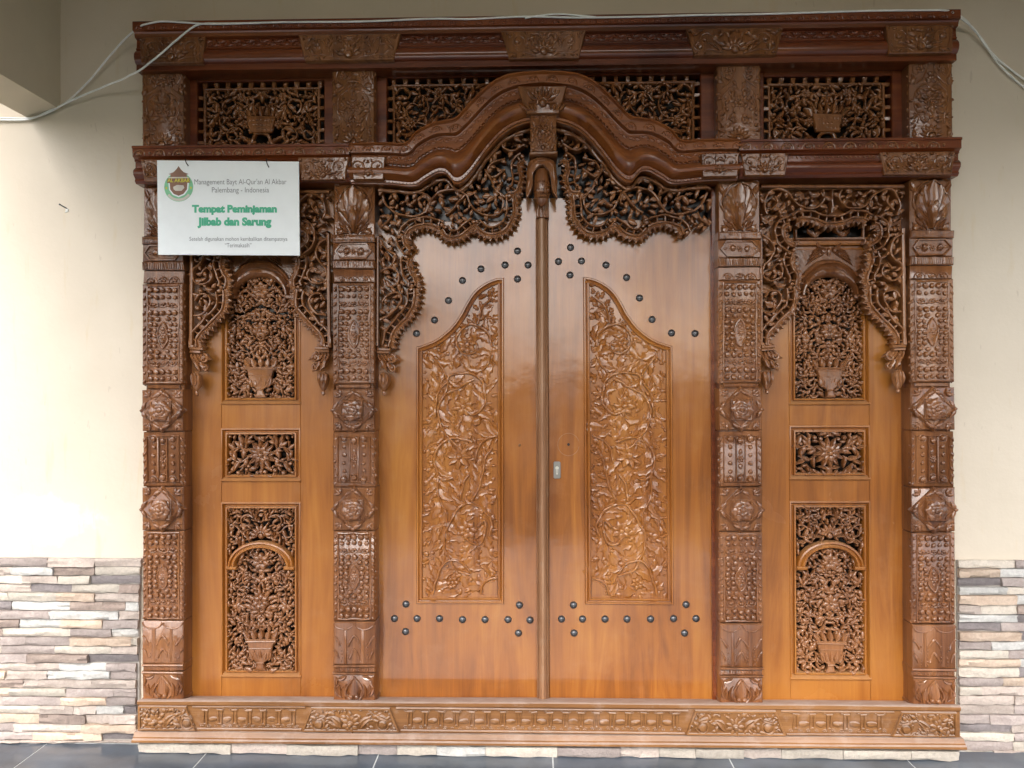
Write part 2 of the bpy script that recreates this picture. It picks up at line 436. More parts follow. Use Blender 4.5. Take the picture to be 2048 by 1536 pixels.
M_CEIL = plain('ceiling_paint', (.70, .62, .50), .8, var=.05, nscale=2)
M_BEAMP = plain('beam_paint', (.60, .53, .41), .75, var=.06, nscale=3, bump=.1, bscale=40)

M_PANE.node_tree.nodes['Principled BSDF'].inputs['Specular IOR Level'].default_value = .22
# plaster: cream paint, a re-plastered pale patch low on the left, faint scratches and stains
M_PLAST, n, b, l = nodes('cream_plaster')
geo = n.nodes.new('ShaderNodeNewGeometry'); pos = geo.outputs['Position']
base = ramp(n, [(.3, (.57, .495, .395)), (.7, (.64, .56, .455))]); l.new(noise(n, l, pos, 1.6, 5, .6), base.inputs[0])
sx = n.nodes.new('ShaderNodeSeparateXYZ'); l.new(pos, sx.inputs[0])
pc = at(60, 1040, 0)
ex = mth(n, l, 'DIVIDE', mth(n, l, 'SUBTRACT', sx.outputs[0], float(pc[0])), .27)
ez = mth(n, l, 'DIVIDE', mth(n, l, 'SUBTRACT', sx.outputs[2], float(pc[1])), .10)
rr = mth(n, l, 'ADD', mth(n, l, 'MULTIPLY', ex, ex), mth(n, l, 'MULTIPLY', ez, ez))
rr = mth(n, l, 'ADD', rr, mth(n, l, 'MULTIPLY', mth(n, l, 'SUBTRACT', noise(n, l, pos, 9, 7, .72), .5), 3.4))
pm = ramp(n, [(.45, (1, 1, 1)), (1.05, (0, 0, 0))]); l.new(rr, pm.inputs[0])
c1 = mixc(n, l, mth(n, l, 'MULTIPLY', pm.outputs[0], .6), base.outputs[0], (.645, .645, .62))
st = ramp(n, [(.60, (0, 0, 0)), (.74, (1, 1, 1))]); l.new(noise(n, l, pos, 1.0, 4, .6, .3, (26, 26, 3.5)), st.inputs[0])
c2 = mixc(n, l, mth(n, l, 'MULTIPLY', st.outputs[0], .26), c1, (.55, .40, .16))
sc_ = ramp(n, [(.70, (0, 0, 0)), (.73, (1, 1, 1))]); l.new(noise(n, l, pos, 1.0, 2, .5, 0, (60, 60, 14)), sc_.inputs[0])
c3 = mixc(n, l, mth(n, l, 'MULTIPLY', sc_.outputs[0], .35), c2, (.40, .32, .25))
l.new(c3, b.inputs['Base Color']); b.inputs['Roughness'].default_value = .62
bb = n.nodes.new('ShaderNodeBump'); bb.inputs['Strength'].default_value = .38; bb.inputs['Distance'].default_value = .004
l.new(noise(n, l, pos, 26, 6, .6), bb.inputs['Height']); l.new(bb.outputs[0], b.inputs['Normal'])

def stone_mat(name, a, bcol):
    m, n, b, l = nodes(name)
    geo = n.nodes.new('ShaderNodeNewGeometry'); pos = geo.outputs['Position']
    oi = n.nodes.new('ShaderNodeObjectInfo')
    v = noise(n, l, pos, 16, 8, .74, .8, (1, 1, 1.8))
    r = ramp(n, [(.32, a), (.68, bcol)]); l.new(v, r.inputs[0])
    h = n.nodes.new('ShaderNodeHueSaturation'); l.new(r.outputs[0], h.inputs['Color'])
    l.new(mth(n, l, 'ADD', mth(n, l, 'MULTIPLY', oi.outputs['Random'], .34), .83), h.inputs['Value'])
    f = ramp(n, [(.35, (.72, .72, .72)), (.6, (1, 1, 1))]); l.new(noise(n, l, pos, 95, 4, .7), f.inputs[0])
    l.new(mixc(n, l, .6, h.outputs[0], f.outputs[0], 'MULTIPLY'), b.inputs['Base Color']); b.inputs['Roughness'].default_value = .8
    bb = n.nodes.new('ShaderNodeBump'); bb.inputs['Strength'].default_value = .85; bb.inputs['Distance'].default_value = .008
    l.new(noise(n, l, pos, 42, 7, .72), bb.inputs['Height']); l.new(bb.outputs[0], b.inputs['Normal'])
    return m
ST = {'W': stone_mat('stone_white', (.48, .465, .44), (.60, .58, .545)), 'C': stone_mat('stone_cream', (.46, .40, .335), (.57, .51, .435)),
      'P': stone_mat('stone_pinkish', (.41, .335, .29), (.52, .44, .385)), 'O': stone_mat('stone_peach', (.48, .35, .26), (.59, .47, .37)),
      'G': stone_mat('stone_mauve_grey', (.30, .245, .225), (.42, .355, .325)), 'D': stone_mat('stone_slate', (.16, .14, .14), (.26, .225, .22)),
      'B': stone_mat('stone_brown', (.24, .18, .155), (.38, .30, .25))}

# ------------------------------------------------------------------ large structure
GX0, GX1 = -1.47, 1.47
ZTOP = float(at(1000, 38, .09)[1]); ZSILL = float(zz(1410, .09, 1000)); ZFOOT = float(at(1000, 1476, .09)[1])
wall = empty('house_wall', (0, 0, 0), 'cream plastered house wall around the carved wooden doorway, patched pale at lower left', 'wall')
ZST = float(at(140, 1117, 0)[1])
m = MB()
box(m, -2.05, GX0+.012, 0, 4.2, -.2, 0); box(m, -6.5, -2.05, 0, 4.2, -.2, 0)
box(m, GX1-.012, 6.5, 0, 4.2, -.2, 0)
box(m, GX0+.012, GX1-.012, ZTOP-.03, 4.2, -.2, 0); box(m, GX0+.012, GX1-.012, 0, ZFOOT-.02, -.2, 0)
m.build('plaster', M_PLAST, wall)

# the porch: roof slab, beams, columns, tiled floor, yard
m = MB(); box(m, -2.42, 2.45, 3.35, 3.5, 0.0, 3.3); tag(m.build('porch_ceiling', M_CEIL), kind='structure')
m = MB()
pr = at(121, 219, 0); pl = at(56, 236, 0)
prof = [(pr[0], pr[1]), (pr[0], 3.35), (pl[0], 3.35), (pl[0], pl[1])]
prism(m, prof[::-1], .0, 3.3)
tag(m.build('porch_beam', M_BEAMP), 'beige painted concrete beam jutting from the wall at upper left', 'beam')
m = MB(); box(m, 2.08, 2.30, 2.35, 3.35, 0, 3.3)
tag(m.build('porch_beam', M_BEAMP), 'beige painted concrete beam of the porch beyond the doorway right edge', 'beam')
m = MB(); box(m, -2.42, 2.45, 3.16, 3.35, 3.3, 3.5)
tag(m.build('porch_beam', M_BEAMP), 'long front edge beam of the porch roof behind the viewpoint', 'beam')
for (x, lb) in ((-1.74, 'square beige porch column at the left end of the front beam'), (2.19, 'square beige porch column at the right of the front beam')):
    c = empty('porch_column', (x, -3.4, 0), lb, 'column', 'porch columns')
    m = MB(); box(m, x-.12, x+.12,  .12, 3.158, 3.28, 3.52); m.build('shaft', M_BEAMP, c)
    m = MB(); box(m, x-.15, x+.15, 0, .12, 3.25, 3.55, .01); m.build('plinth', M_BEAMP, c)

jx = [on_floor(p, 1520)[0] for p in (400, 755, 1108, 1460, 1815)]
TW = (jx[-1]-jx[0])/4; JX0 = jx[0]
floor = MB(); box(floor, -3.2, 4.6, -.06, -.002, -.02, 3.6); floor = floor.build('porch_floor', M_GROUT); tag(floor, kind='structure')
tm = None
for j in range(6):
    for i in range(-4, 9):
        x0 = JX0+(i)*TW; y1 = .02+(j+1)*TW
        if tm is None:
            m = MB(); box(m, x0+.0026, x0+TW-.0026, -.02, 0, y1-TW+.0026, y1-.0026); 
            t = m.build('tile', M_TILE, floor); tm = t; base_ij = (i, j)
        else:
            t = tm.copy(); C.objects.link(t)
            t.location = tm.location+Vector(((i-base_ij[0])*TW, -(j-base_ij[1])*TW, 0))
m = MB(); box(m, -80, 80, -.30, -.15, -20, 120); tag(m.build('yard_ground', M_YARD), kind='structure')
gw = empty('garden_hedge', (0, -12.5, -.15), 'long clipped green hedge across the yard behind the viewpoint', 'hedge')
rng = random.Random(3); m = MB()
for _ in range(9000):
    x = rng.uniform(-20, 20); hh = 1.72+.14*math.sin(x*1.7)+.10*math.sin(x*4.1+1); z = -.15+hh*math.sqrt(rng.random()); y = 12.5-.45*math.sqrt(max(0, 1-((z+.15)/hh)**6))+rng.uniform(-.05, .25)
    s_ = rng.uniform(.05, .11); e1 = np.array([rng.gauss(0, 1) for _ in range(3)]); e1 /= np.linalg.norm(e1); e2 = np.cross(e1, [rng.gauss(0, 1) for _ in range(3)]); e2 /= np.linalg.norm(e2)
    p = np.array([x, y, z]); m.add([p-e1*s_, p+e2*s_*.6, p+e1*s_, p-e2*s_*.6], [(0, 1, 2, 3)])
m.build('foliage', M_LEAF, gw)
m = MB(); box(m, -20, 20, -.15, 1.35, 12.6, 12.9); m.build('inner_branches', M_BARK, gw)
rng = random.Random(5)
for k, (x, y, h, rad, lb) in enumerate(((-9.5, -17, 4.2, 2.2, 'round green tree at left beyond the hedge'), (-5.2, -21, 3.8, 1.7, 'small green tree left of the middle beyond the hedge'),
                                    (2.9, -17, 5.9, 1.9, 'tall high-crowned green tree beyond the hedge, right of the small one'), (10, -18, 5.2, 2.8, 'broad green tree at far right beyond the hedge'))):
    tr = empty('yard_tree', (x, y, -.15), lb, 'tree', 'trees beyond the hedge')
    m = MB(); V = []; F = []
    for s in range(6):
        for i in range(7):
            a_ = 2*PI*i/7; rr_ = .16*(1-.12*s); V.append((x+rr_*math.cos(a_)+.05*math.sin(s), -y+rr_*math.sin(a_), -.15+(h-.6)*s/5))
    for s in range(5):
        for i in range(7): F.append((s*7+i, s*7+(i+1) % 7, s*7+7+(i+1) % 7, s*7+7+i))
    m.add(V, F); m.build('trunk', M_BARK, tr)
    m = MB()
    cl = [(x+rng.gauss(0, rad*.45), -y+rng.gauss(0, rad*.45), h+rng.gauss(0, rad*.35), rad*rng.uniform(.3, .55)) for _ in range(14)]
    for _ in range(2600):
        cx, cy, cz, cr = rng.choice(cl); v = np.array([rng.gauss(0, 1) for _ in range(3)]); v /= np.linalg.norm(v)
        p = np.array([cx, cy, cz])+v*cr*rng.uniform(.6, 1); e1 = np.cross(v, [rng.random(), rng.random(), 1.0]); e1 /= np.linalg.norm(e1); e2 = np.cross(e1, v+.5*np.array([rng.gauss(0, 1) for _ in range(3)]))
        s_ = rng.uniform(.07, .14)
        m.add([p-e1*s_, p+e2*s_*.5, p+e1*s_, p-e2*s_*.5], [(0, 1, 2, 3)])
    m.build('crown', M_LEAF, tr)

# ------------------------------------------------------------------ stone cladding
def stone(parent, x0, x1, z0, z1, kind, rng, db):
    nx_, nz_ = max(3, int((x1-x0)/.03)), 3
    m = MB(); prj = db+rng.uniform(.008, .020)+(.004 if kind in 'OB' else 0); tilt = rng.uniform(-.003, .003); g = .0006
    if kind in 'D': prj = db+rng.uniform(.004, .012)
    V = []; F = []
    ph = rng.uniform(0, 6)
    for j in range(nz_+1):
        for i in range(nx_+1):
            u, v = i/nx_, j/nz_
            x = x0+g+(x1-x0-2*g)*u; z = z0+g+(z1-z0-2*g)*v
            if j == 0: z += rng.uniform(0, .0040)
            if j == nz_: z -= rng.uniform(0, .002)
            e = (i in (0, nx_)) or (j in (0, nz_))
            rough = .0048 if kind in 'OBWP' else .0030
            d = prj+tilt*(v-.5)*2+rng.uniform(-rough, rough)+.002*math.sin(ph+u*7)-(rng.uniform(.0015, .004) if e else 0)
            V.append((x, max(d, db+.004), z))
    n0 = len(V)
    for q in V[:n0]: V.append((q[0], db-.004, q[2]))
    w = nx_+1
    for j in range(nz_):
        for i in range(nx_): F.append((j*w+i, j*w+i+1, j*w+w+i+1, j*w+w+i))
    bd = [i for i in range(w)]+[j*w+nx_ for j in range(1, nz_+1)]+[nz_*w+i for i in range(nx_-1, -1, -1)]+[j*w for j in range(nz_-1, 0, -1)]
    for k in range(len(bd)):
        a_, b_ = bd[k], bd[(k+1) % len(bd)]; F.append((a_, n0+a_, n0+b_, b_))
    m.add(V, F); m.build('stone', ST[kind], parent, 28)
def zed(q): return 1080+q/3.37
LEFT = ["320G 635P 950P", "75P 360W 635B 940C", "150C 390P 605C 940D", "200P 480D 805C 940B", "52C 380C 640O 935P", "75D 470W 845B 935W", "335G 800W 935P",
        "130B 415W 695O 930G", "15B 475C 750G 925W", "165G 475G 890O 930C", "10C 370G 750C 925P", "185G 595B 925D", "395P 712W 915G", "40O 315P 737W 915G", "160B 620P 915P",
        "65O 445C 765G 915G", "5C 410G 720O 915G", "270C 495P 648P 832W 915D", "265O 575B 740P 915P", "90G 550P 920O", "220G 685O 890D", "140P 600P 915P"]
zt = [1080+v/3.37 for v in (122, 182, 241, 299, 356, 417, 477, 536, 596, 655, 713, 770, 829, 885, 942, 1000, 1058, 1117, 1176, 1240, 1298, 1352, 1412)]
rng = random.Random(11)
bed = MB(); x1b = float(at(281, 1300, .0)[0]); box(bed, -2.9, x1b, 0, ZST, .0, .008)
bedL = bed.build('mortar_bed', M_MORT, wall)
for k, row in enumerate(LEFT):
    z1, z0 = at(140, zt[k], .02)[1], at(140, zt[k+1], .02)[1]
    if k == len(LEFT)-1: z0 = 0.0
    prev = 0.0; first = True
    for tok in row.split():
        e, kd = float(tok[:-1]), tok[-1]
        xa = float(at(prev/3.37, 1300, .02)[0]) if not first else None
        xb = float(at(e/3.37, 1300, .02)[0])
        if tok is row.split()[-1]: xb = x1b-.001
        if first: xa = xb-max(rng.uniform(.10, .2), xb-float(at(0, 1300, .02)[0])+rng.uniform(.01, .08)); xl = xa
        stone(bedL, xa, xb, z0, z1, kd, rng, .008); prev = e; first = False
    while xl > -2.2:
        wdt = rng.uniform(.1, .22); stone(bedL, xl-wdt, xl, z0, z1, rng.choice('WCPPOGGDB'), rng, .008); xl -= wdt
RIGHT = ["1685C 1800G", "1600O 1760W", "1610D 1790G", "1640W 1800C", "1690O 1790W", "1500P 1690C 1800B", "1695W 1800D", "1610D 1790G", "1710O 1800D", "1555G 1790W", "1645C 1790G", "1710O 1820W",
         "1705C 1800D", "1615G 1800O", "1500C 1790P", "1675P 1800P", "1675P 1800G", "1545G 1750G", "1660D 1800P", "1675C 1800G", "1670G 1800C", "1560C 1790P"]
zr = [960+v/2.667 for v in (428, 472, 522, 569, 614, 667, 717, 762, 810, 862, 908, 955, 1004, 1055, 1103, 1150, 1201, 1252, 1303, 1350, 1396, 1452, 1494)]
x0b = float(at(1912, 1300, 0)[0]); bed = MB(); box(bed, x0b, 3.1, 0, float(at(1980, 1120, 0)[1]), .0, .008)
bedR = bed.build('mortar_bed', M_MORT, wall)
for k, row in enumerate(RIGHT):
    z1, z0 = at(1980, zr[k], .02)[1], at(1980, zr[k+1], .02)[1]
    if k == len(RIGHT)-1: z0 = 0.0
    xa = x0b+.001
    for tok in row.split():
        e, kd = float(tok[:-1]), tok[-1]; xb = float(at(1400+e/2.667, 1300, .02)[0])
        stone(bedR, xa, xb, z0, z1, kd, rng, .008); xa = xb
    while xa < 2.35:
        wdt = rng.uniform(.1, .22); stone(bedR, xa, xa+wdt, z0, z1, rng.choice('WCPPOGGDB'), rng, .008); xa += wdt
zu = [float(at(1000, 1485, .1)[1]), float(at(1000, 1494, .1)[1]), 0.0]
bed = MB(); box(bed, GX0-.0, GX1+.0, 0, zu[0]+.012, .002, .084); bedU = bed.build('mortar_bed', M_MORT, wall)
for k in range(2):
    xa = GX0+.001
    while xa < GX1-.01:
        xb = min(GX1-.001, xa+rng.uniform(.12, .26)); xb = GX1-.001 if GX1-xb < .06 else xb
        stone(bedU, xa, xb, zu[k+1], zu[k], rng.choice('CCPPWGCCD' if k == 0 else 'CPCWPCCG'), rng, .084); xa = xb

# ------------------------------------------------------------------ THE CARVED DOORWAY
gate = empty('carved_doorway', (0, 0, ZFOOT), 'large carved brown wooden doorway frame with four pillars, arch and pierced panels', 'doorway')
u = PXM

# --- pillars
PX = [xx(p) for p in (324, 707, 1482, 1868)]
HW = .0765
def bead_panel(m, xc, zt_, zb_, rng, d=.062):
    k = (zt_-zb_)/205.0
    box(m, xc-HW, xc+HW, zb_, zt_, -.02, d, .004)
    z = lambda q: zt_-q*k
    for s in (-1, 1):
        tube(m, resample([(xc+s*.0585, z(4)), (xc+s*.0585, z(201))], .03), .0042, d)
        q = 8
        while q < 200:
            leaf(m, xc+s*.0635, z(q), -PI/2+s*.75, .021*k/u, .011, d-.001, .006, -s*.6, 0, .003)
            leaf(m, xc+s*.0765, z(q+4), -PI/2-s*.5, .018, .012, d-.012, .006, s*.5, 0, .004)
            q += 15.5
    tube(m, resample([(xc-.0585, z(4)), (xc+.0585, z(4))], .03), .0042, d)
    tube(m, resample([(xc-.0585, z(201)), (xc+.0585, z(201))], .03), .0042, d)
    def row(q, xs, r, j=.0012):
        for x in xs: dome(m, xc+x*u+rng.uniform(-j, j), z(q)+rng.uniform(-j, j), r*u*rng.uniform(1.0, 1.15), d-.003, r*u*1.25+.002, n=8)
    A5 = (-25, -12.5, 0, 12.5, 25)
    row(13, A5, 6.2); row(27, (-25, -12, 0, 12, 25), 5.0)
    for x in (-20, 0, 20): scallop(m, xc+x*u, z(38), PI, 10*u, d+.001, .006)
    row(45, (-26, -10, 10, 26), 3.8)
    row(59, A5, 6.0); row(71, (-24, -10.5, 10.5, 24), 5.6)
    for q in (83, 94, 105, 116, 127): row(q, (-26, -15.5, 15.5, 26), 5.2)
    row(138, (-24, -9, 9, 24), 5.4); row(149, A5, 6.0)
    for x in (-20, 0, 20): scallop(m, xc+x*u, z(158), PI, 9*u, d+.001, .005)
    row(167, (-10, 10), 3.6)
    row(179, A5, 6.2); row(193, A5, 5.6)
    e = ell(xc, z(105), 10.5*u, 27*k, 0, 2*PI, 17); e[:, 0] = xc+(e[:, 0]-xc)*np.abs(np.sin(np.linspace(PI/2, PI/2+2*PI, 17)))**.5
    prism(m, e[:-1], d-.002, d+.004, .001); tube(m, e, 2.2*u, d+.003)
    for q in (92, 105, 118): row(q, (0,), 4.5)
    flower(m, xc, z(105), 8*u, d+.004, 6, .003)
def rosette_block(m, mf, xc, zt_, zb_, rng, d=.064):
    zc = (zt_+zb_)/2; h = (zt_-zb_)/2
    box(m, xc-HW-.001, xc+HW+.001, zb_+.002, zt_-.001, -.02, d, .004)
    for sx in (-1, 1):
        for sz in (-1, 1):
            a_ = math.atan2(sz, sx); cx, cz = xc+sx*.058, zc+sz*(h-.017)
            for k in (-.8, 0, .8): leaf(m, cx-.012*math.cos(a_), cz-.012*math.sin(a_), a_+k, .026, .013, d, .006, 0, 0, .003)
            dome(m, cx-.010*math.cos(a_), cz-.010*math.sin(a_), .006, d)
    D = h*1.06
    dia = np.array([(xc, zc-D), (xc+HW+.010, zc), (xc, zc+D), (xc-HW-.010, zc)])
    prism(m, dia, d-.01, d+.012, .008)
    rings(m, inset_poly(dia, .004), [(.006, d+.011), (.008, d+.0145), (.011, d+.0145), (.013, d+.011)])
    for (sx, sz) in ((1, 0), (-1, 0), (0, 1), (0, -1)):
        dome(m, xc+sx*(HW-.004), zc+sz*(D-.016), .0075, d+.012)
        for k in (-1, 1):
            a_ = math.atan2(sz, sx)+k*1.9; leaf(m, xc+sx*(HW-.006), zc+sz*(D-.018), a_, .036, .016, d+.012, .006, k*.4, 0, .003)
    q = .0385
    box(m, xc-q, xc+q, zc-q, zc+q, d+.008, d+.021, .004)
    rings(m, rpoly(xc-q, xc+q, zc-q, zc+q), [(.003, d+.020), (.004, d+.0235), (.007, d+.0235), (.009, d+.020)])
    flower(mf, xc, zc, .041, d+.022, 6, .010, .004, rng.uniform(0, 1), .36, 0, 1.6); flower(mf, xc, zc, .024, d+.029, 6, .006, .004, rng.uniform(0, 1), .5, 0, 1.5)
    for k in range(6):
        a_ = 2*PI*k/6+.5; dome(mf, xc+.029*math.cos(a_), zc+.029*math.sin(a_), .005, d+.022)
def barred_block(m, xc, zt_, zb_, rng, d=.06):
    zc = (zt_+zb_)/2; h = (zt_-zb_)/2
    box(m, xc-HW, xc+HW, zb_, zt_, -.02, d, .004)
    rings(m, rpoly(xc-.062, xc+.062, zb_+.014, zt_-.014), [(0, d), (.003, d+.005), (.006, d)])
    for s in (-1, 1):
        box(m, xc+s*.016-.002, xc+s*.016+.002, zb_+.02, zt_-.02, d-.002, d+.008, .001)
        for k in range(6):
            zq = zt_-.026-(2*h-.052)*k/5; r = (.0125 if k in (0, 5) else .0085)
            dome(m, xc+s*.036, zq, r, d, n=10)
            if k in (0, 5): tube(m, ell(xc+s*.036, zq, .0142, .0142, 0, 2*PI, 11), .0022, d)
        for k in range(7):
            zq = zt_-.02-(2*h-.04)*k/6
            leaf(m, xc+s*.0765, zq, -PI/2-s*.5, .022, .014, d-.010, .006, s*.5, 0, .004); leaf(m, xc+s*.064, zq, -PI/2+s*.7, .02, .010, d-.001, .005, -s*.5, 0, .003)
    for k, f in enumerate((.76, 0, -.76)):
        zq = zc+f*(h-.012)
        if k == 1: flower(m, xc, zq, .0155, d, 7, .004, .003, 0, .4)
        else:
            dome(m, xc, zq, .0125, d, n=10); tube(m, ell(xc, zq, .0145, .0145, 0, 2*PI, 11), .0022, d)
    for s in (-1, 1): leaf(m, xc, zc+s*.016, s*PI/2, .022, .016, d, .005, 0, 0, .003)
def lotus_capital(m, xc, zt_, zb_, rng, d=.066):
    h = zt_-zb_
    box(m, xc-HW+.002, xc+HW-.002, zb_, zt_, -.02, d-.012, .003)
    for (a_, L, W, q_) in ((-1.0, .100, .050, 0), (1.0, .100, .050, 0), (-.62, .135, .056, .003), (.62, .135, .056, .003), (-.27, .158, .052, .006), (.27, .158, .052, .006), (0, .172, .050, .010), (-.16, .10, .032, .012), (.16, .10, .032, .012), (0, .085, .036, .016)):
        leaf(m, xc-a_*.010, zb_+.008, PI/2-a_*.46, L*h/.185, W, d-.012+q_, .013, -a_*.55, 0, .004, tip=.014, pw=1.75)
    for s in (-1, 1):
        p = smooth([(xc+s*.01, zb_+.006), (xc+s*.035, zb_+.05), (xc+s*.064, zb_+.10), (xc+s*.056, zb_+.135), (xc+s*.036, zb_+.165), (xc+s*.010, zb_+.182)], 5)
        tube(m, p, .0045, d-.008, .006)
        for k in range(3): leaf(m, xc+s*.02, zb_+.006+.008*k, PI/2-s*(1.3-.22*k), .055-.006*k, .016, d-.012, .008, s*.6, 0, .004)
        leaf(m, xc+s*.07, zt_-.008, -PI/2-s*.3, .06, .022, d-.012, .007, -s*.6, 0, .004); leaf(m, xc+s*.072, zt_-.002, PI+(0 if s > 0 else PI)-s*.25, .04, .016, d-.012, .006, 0, 0, .004)
        dome(m, xc+s*.052, zb_+.012, .015, d-.012, .012, n=10)
def cartouche(m, xc, zt_, zb_, rng, d=.06):
    box(m, xc-HW, xc+HW, zb_, zt_, -.02, d, .003)
    zc = (zt_+zb_)/2; h = (zt_-zb_)/2-.003
    hx = np.array([(xc-.070, zc), (xc-.048, zc-h), (xc+.048, zc-h), (xc+.070, zc), (xc+.048, zc+h), (xc-.048, zc+h)])
    rings(m, hx, [(0, d), (.001, d+.010), (.005, d+.010), (.006, d+.003), (.010, d+.003)], True)
    for s in (-1, 1):
        dome(m, xc+s*.026, zc, .0115, d+.003, n=10); tube(m, ell(xc+s*.026, zc, .0135, .0135, 0, 2*PI, 11), .002, d+.003)
        leaf(m, xc+s*.04, zc, (0 if s > 0 else PI), .020, .012, d+.003, .004, 0, 0, .002)
    flower(m, xc, zc, .013, d+.003, 6, .003)
def ribbed(m, xc, zt_, zb_, d, w=HW):
    box(m, xc-w, xc+w, zb_, zt_, -.02, d, .004)
    n = 22
    for k in range(n):
        x = xc-w+.007+(2*w-.014)*k/(n-1); lean = .002*math.sin(k*2.1)
        tube(m, np.array([(x, zb_+.003), (x+lean, zt_-.003)]), .0026, d-.0005, .001)
def pleated(m, xc, zt_, zb_, rng, d=.064):
    box(m, xc-HW, xc+HW, zb_, zt_, -.02, d, .004); h = zt_-zb_
    for s in (-1, 1):
        tube(m, ell(xc+s*HW*.5, zt_-.004, .036, .024, PI, 2*PI, 11), .0032, d, .003)
        box(m, xc+s*.032-.006, xc+s*.032+.006, zb_+.004, zt_-.028, d-.004, d+.003, .002)
        for k in range(6): dome(m, xc+s*.024, zb_+.012+k*.013, .0034, d, n=6)
        for k in range(6): dome(m, xc+s*.047, zb_+.012+k*.013, .0034, d, n=6)
    for x, sc in ((xc, 1), (xc-HW+.002, -1), (xc+HW-.002, 2)):
        for q, wv in ((.52, .022), (.22, .017)):
            if sc == 1: pp = [(x-wv, zb_+h*(q-.08)), (x-wv*.5, zb_+h*(q+.07)), (x, zb_+h*(q+.14)), (x+wv*.5, zb_+h*(q+.07)), (x+wv, zb_+h*(q-.08))]
            elif sc == -1: pp = [(x, zb_+h*(q+.14)), (x+wv*.5, zb_+h*(q+.07)), (x+wv, zb_+h*(q-.08))]
            else: pp = [(x-wv, zb_+h*(q-.08)), (x-wv*.5, zb_+h*(q+.07)), (x, zb_+h*(q+.14))]
            tube(m, smooth(pp, 4), .0045, d, .003)
def lotus_base(m, xc, zt_, zb_, rng, d=.064):
    box(m, xc-HW+.001, xc+HW-.001, zb_, zt_, -.02, d, .003); h = zt_-zb_
    box(m, xc-HW-.002, xc+HW+.002, zb_+.0005, zb_+.010, -.02, d+.010, .003)
    leaf(m, xc, zb_+.012, PI/2, h*.86, .05, d, .010, 0, 0, .004)
    for s in (-1, 1):
        p = smooth([(xc+s*.016, zb_+.012), (xc+s*.034, zb_+h*.33), (xc+s*.022, zb_+h*.62), (xc, zt_-.006)], 6); tube(m, p, .005, d+.002, .004)
        for k, (lx, an) in enumerate(((.036, .35), (.046, .75), (.052, 1.15))): leaf(m, xc+s*lx, zb_+.014+.006*k, PI/2-s*an*.7, .058-.008*k, .02, d, .008, s*.9, 0, .003)
        leaf(m, xc+s*.03, zt_-.004, -PI/2+s*1.0, .042, .018, d, .007, s*.8, 0, .003); leaf(m, xc+s*.07, zt_-.004, -PI/2-s*.3, .04, .016, d, .007, s*.8, 0, .003)
        dome(m, xc+s*.0105, zb_+.024, .009, d+.006, n=8)
def upper_relief(m, xc, zt_, zb_, seed, d=.062):
    rng = random.Random(seed)
    box(m, xc-HW, xc+HW, zb_, zt_, -.02, d, .003); h = zt_-zb_; oc = Occ()
    fan(m, xc, zb_+.012, .046, d, 7, .007); oc.disc(xc, zb_+.02, .044)
    for s in (1,):
        p = np.array([(xc+.004, zb_+h*.62), (xc+.022, zb_+h*.68), (xc+.052, zb_+h*.60), (xc+.060, zb_+h*.44), (xc+.046, zb_+h*.30), (xc+.05, zb_+h*.20)])
        vine(m, oc, p, .0036, d, .004, .8, mir=xc)
        p = np.array([(xc+.062, zb_+h*.66), (xc+.032, zb_+h*.74), (xc+.014, zb_+h*.86), (xc+.024, zt_-.012), (xc+.052, zt_-.014), (xc+.064, zb_+h*.86), (xc+.052, zb_+h*.78), (xc+.04, zb_+h*.84)])
        vine(m, oc, p, .0036, d, .004, .6, mir=xc)
    flower(m, xc+.038, zb_+h*.86, .016, d, 6, .006); flower(m, xc-.038, zb_+h*.86, .016, d, 6, .006)
    oc.disc(xc+.038, zb_+h*.86, .015); oc.disc(xc-.038, zb_+h*.86, .015)
    flower(m, xc, zb_+h*.47, .02, d, 8, .006); oc.disc(xc, zb_+h*.47, .018)
    fill(m, rpoly(xc-HW+.004, xc+HW-.004, zb_+.004, zt_-.004), oc, rng, 500, (.020, .036), .24, d, .007, .003, mir=xc, ratio=.5)
    for s in (-1, 1):
        for k in range(9): leaf(m, xc+s*HW, zb_+.012+h*.93*k/9, PI/2+s*.2, .026, .014, d-.012, .005, s*.5, 0, .004)
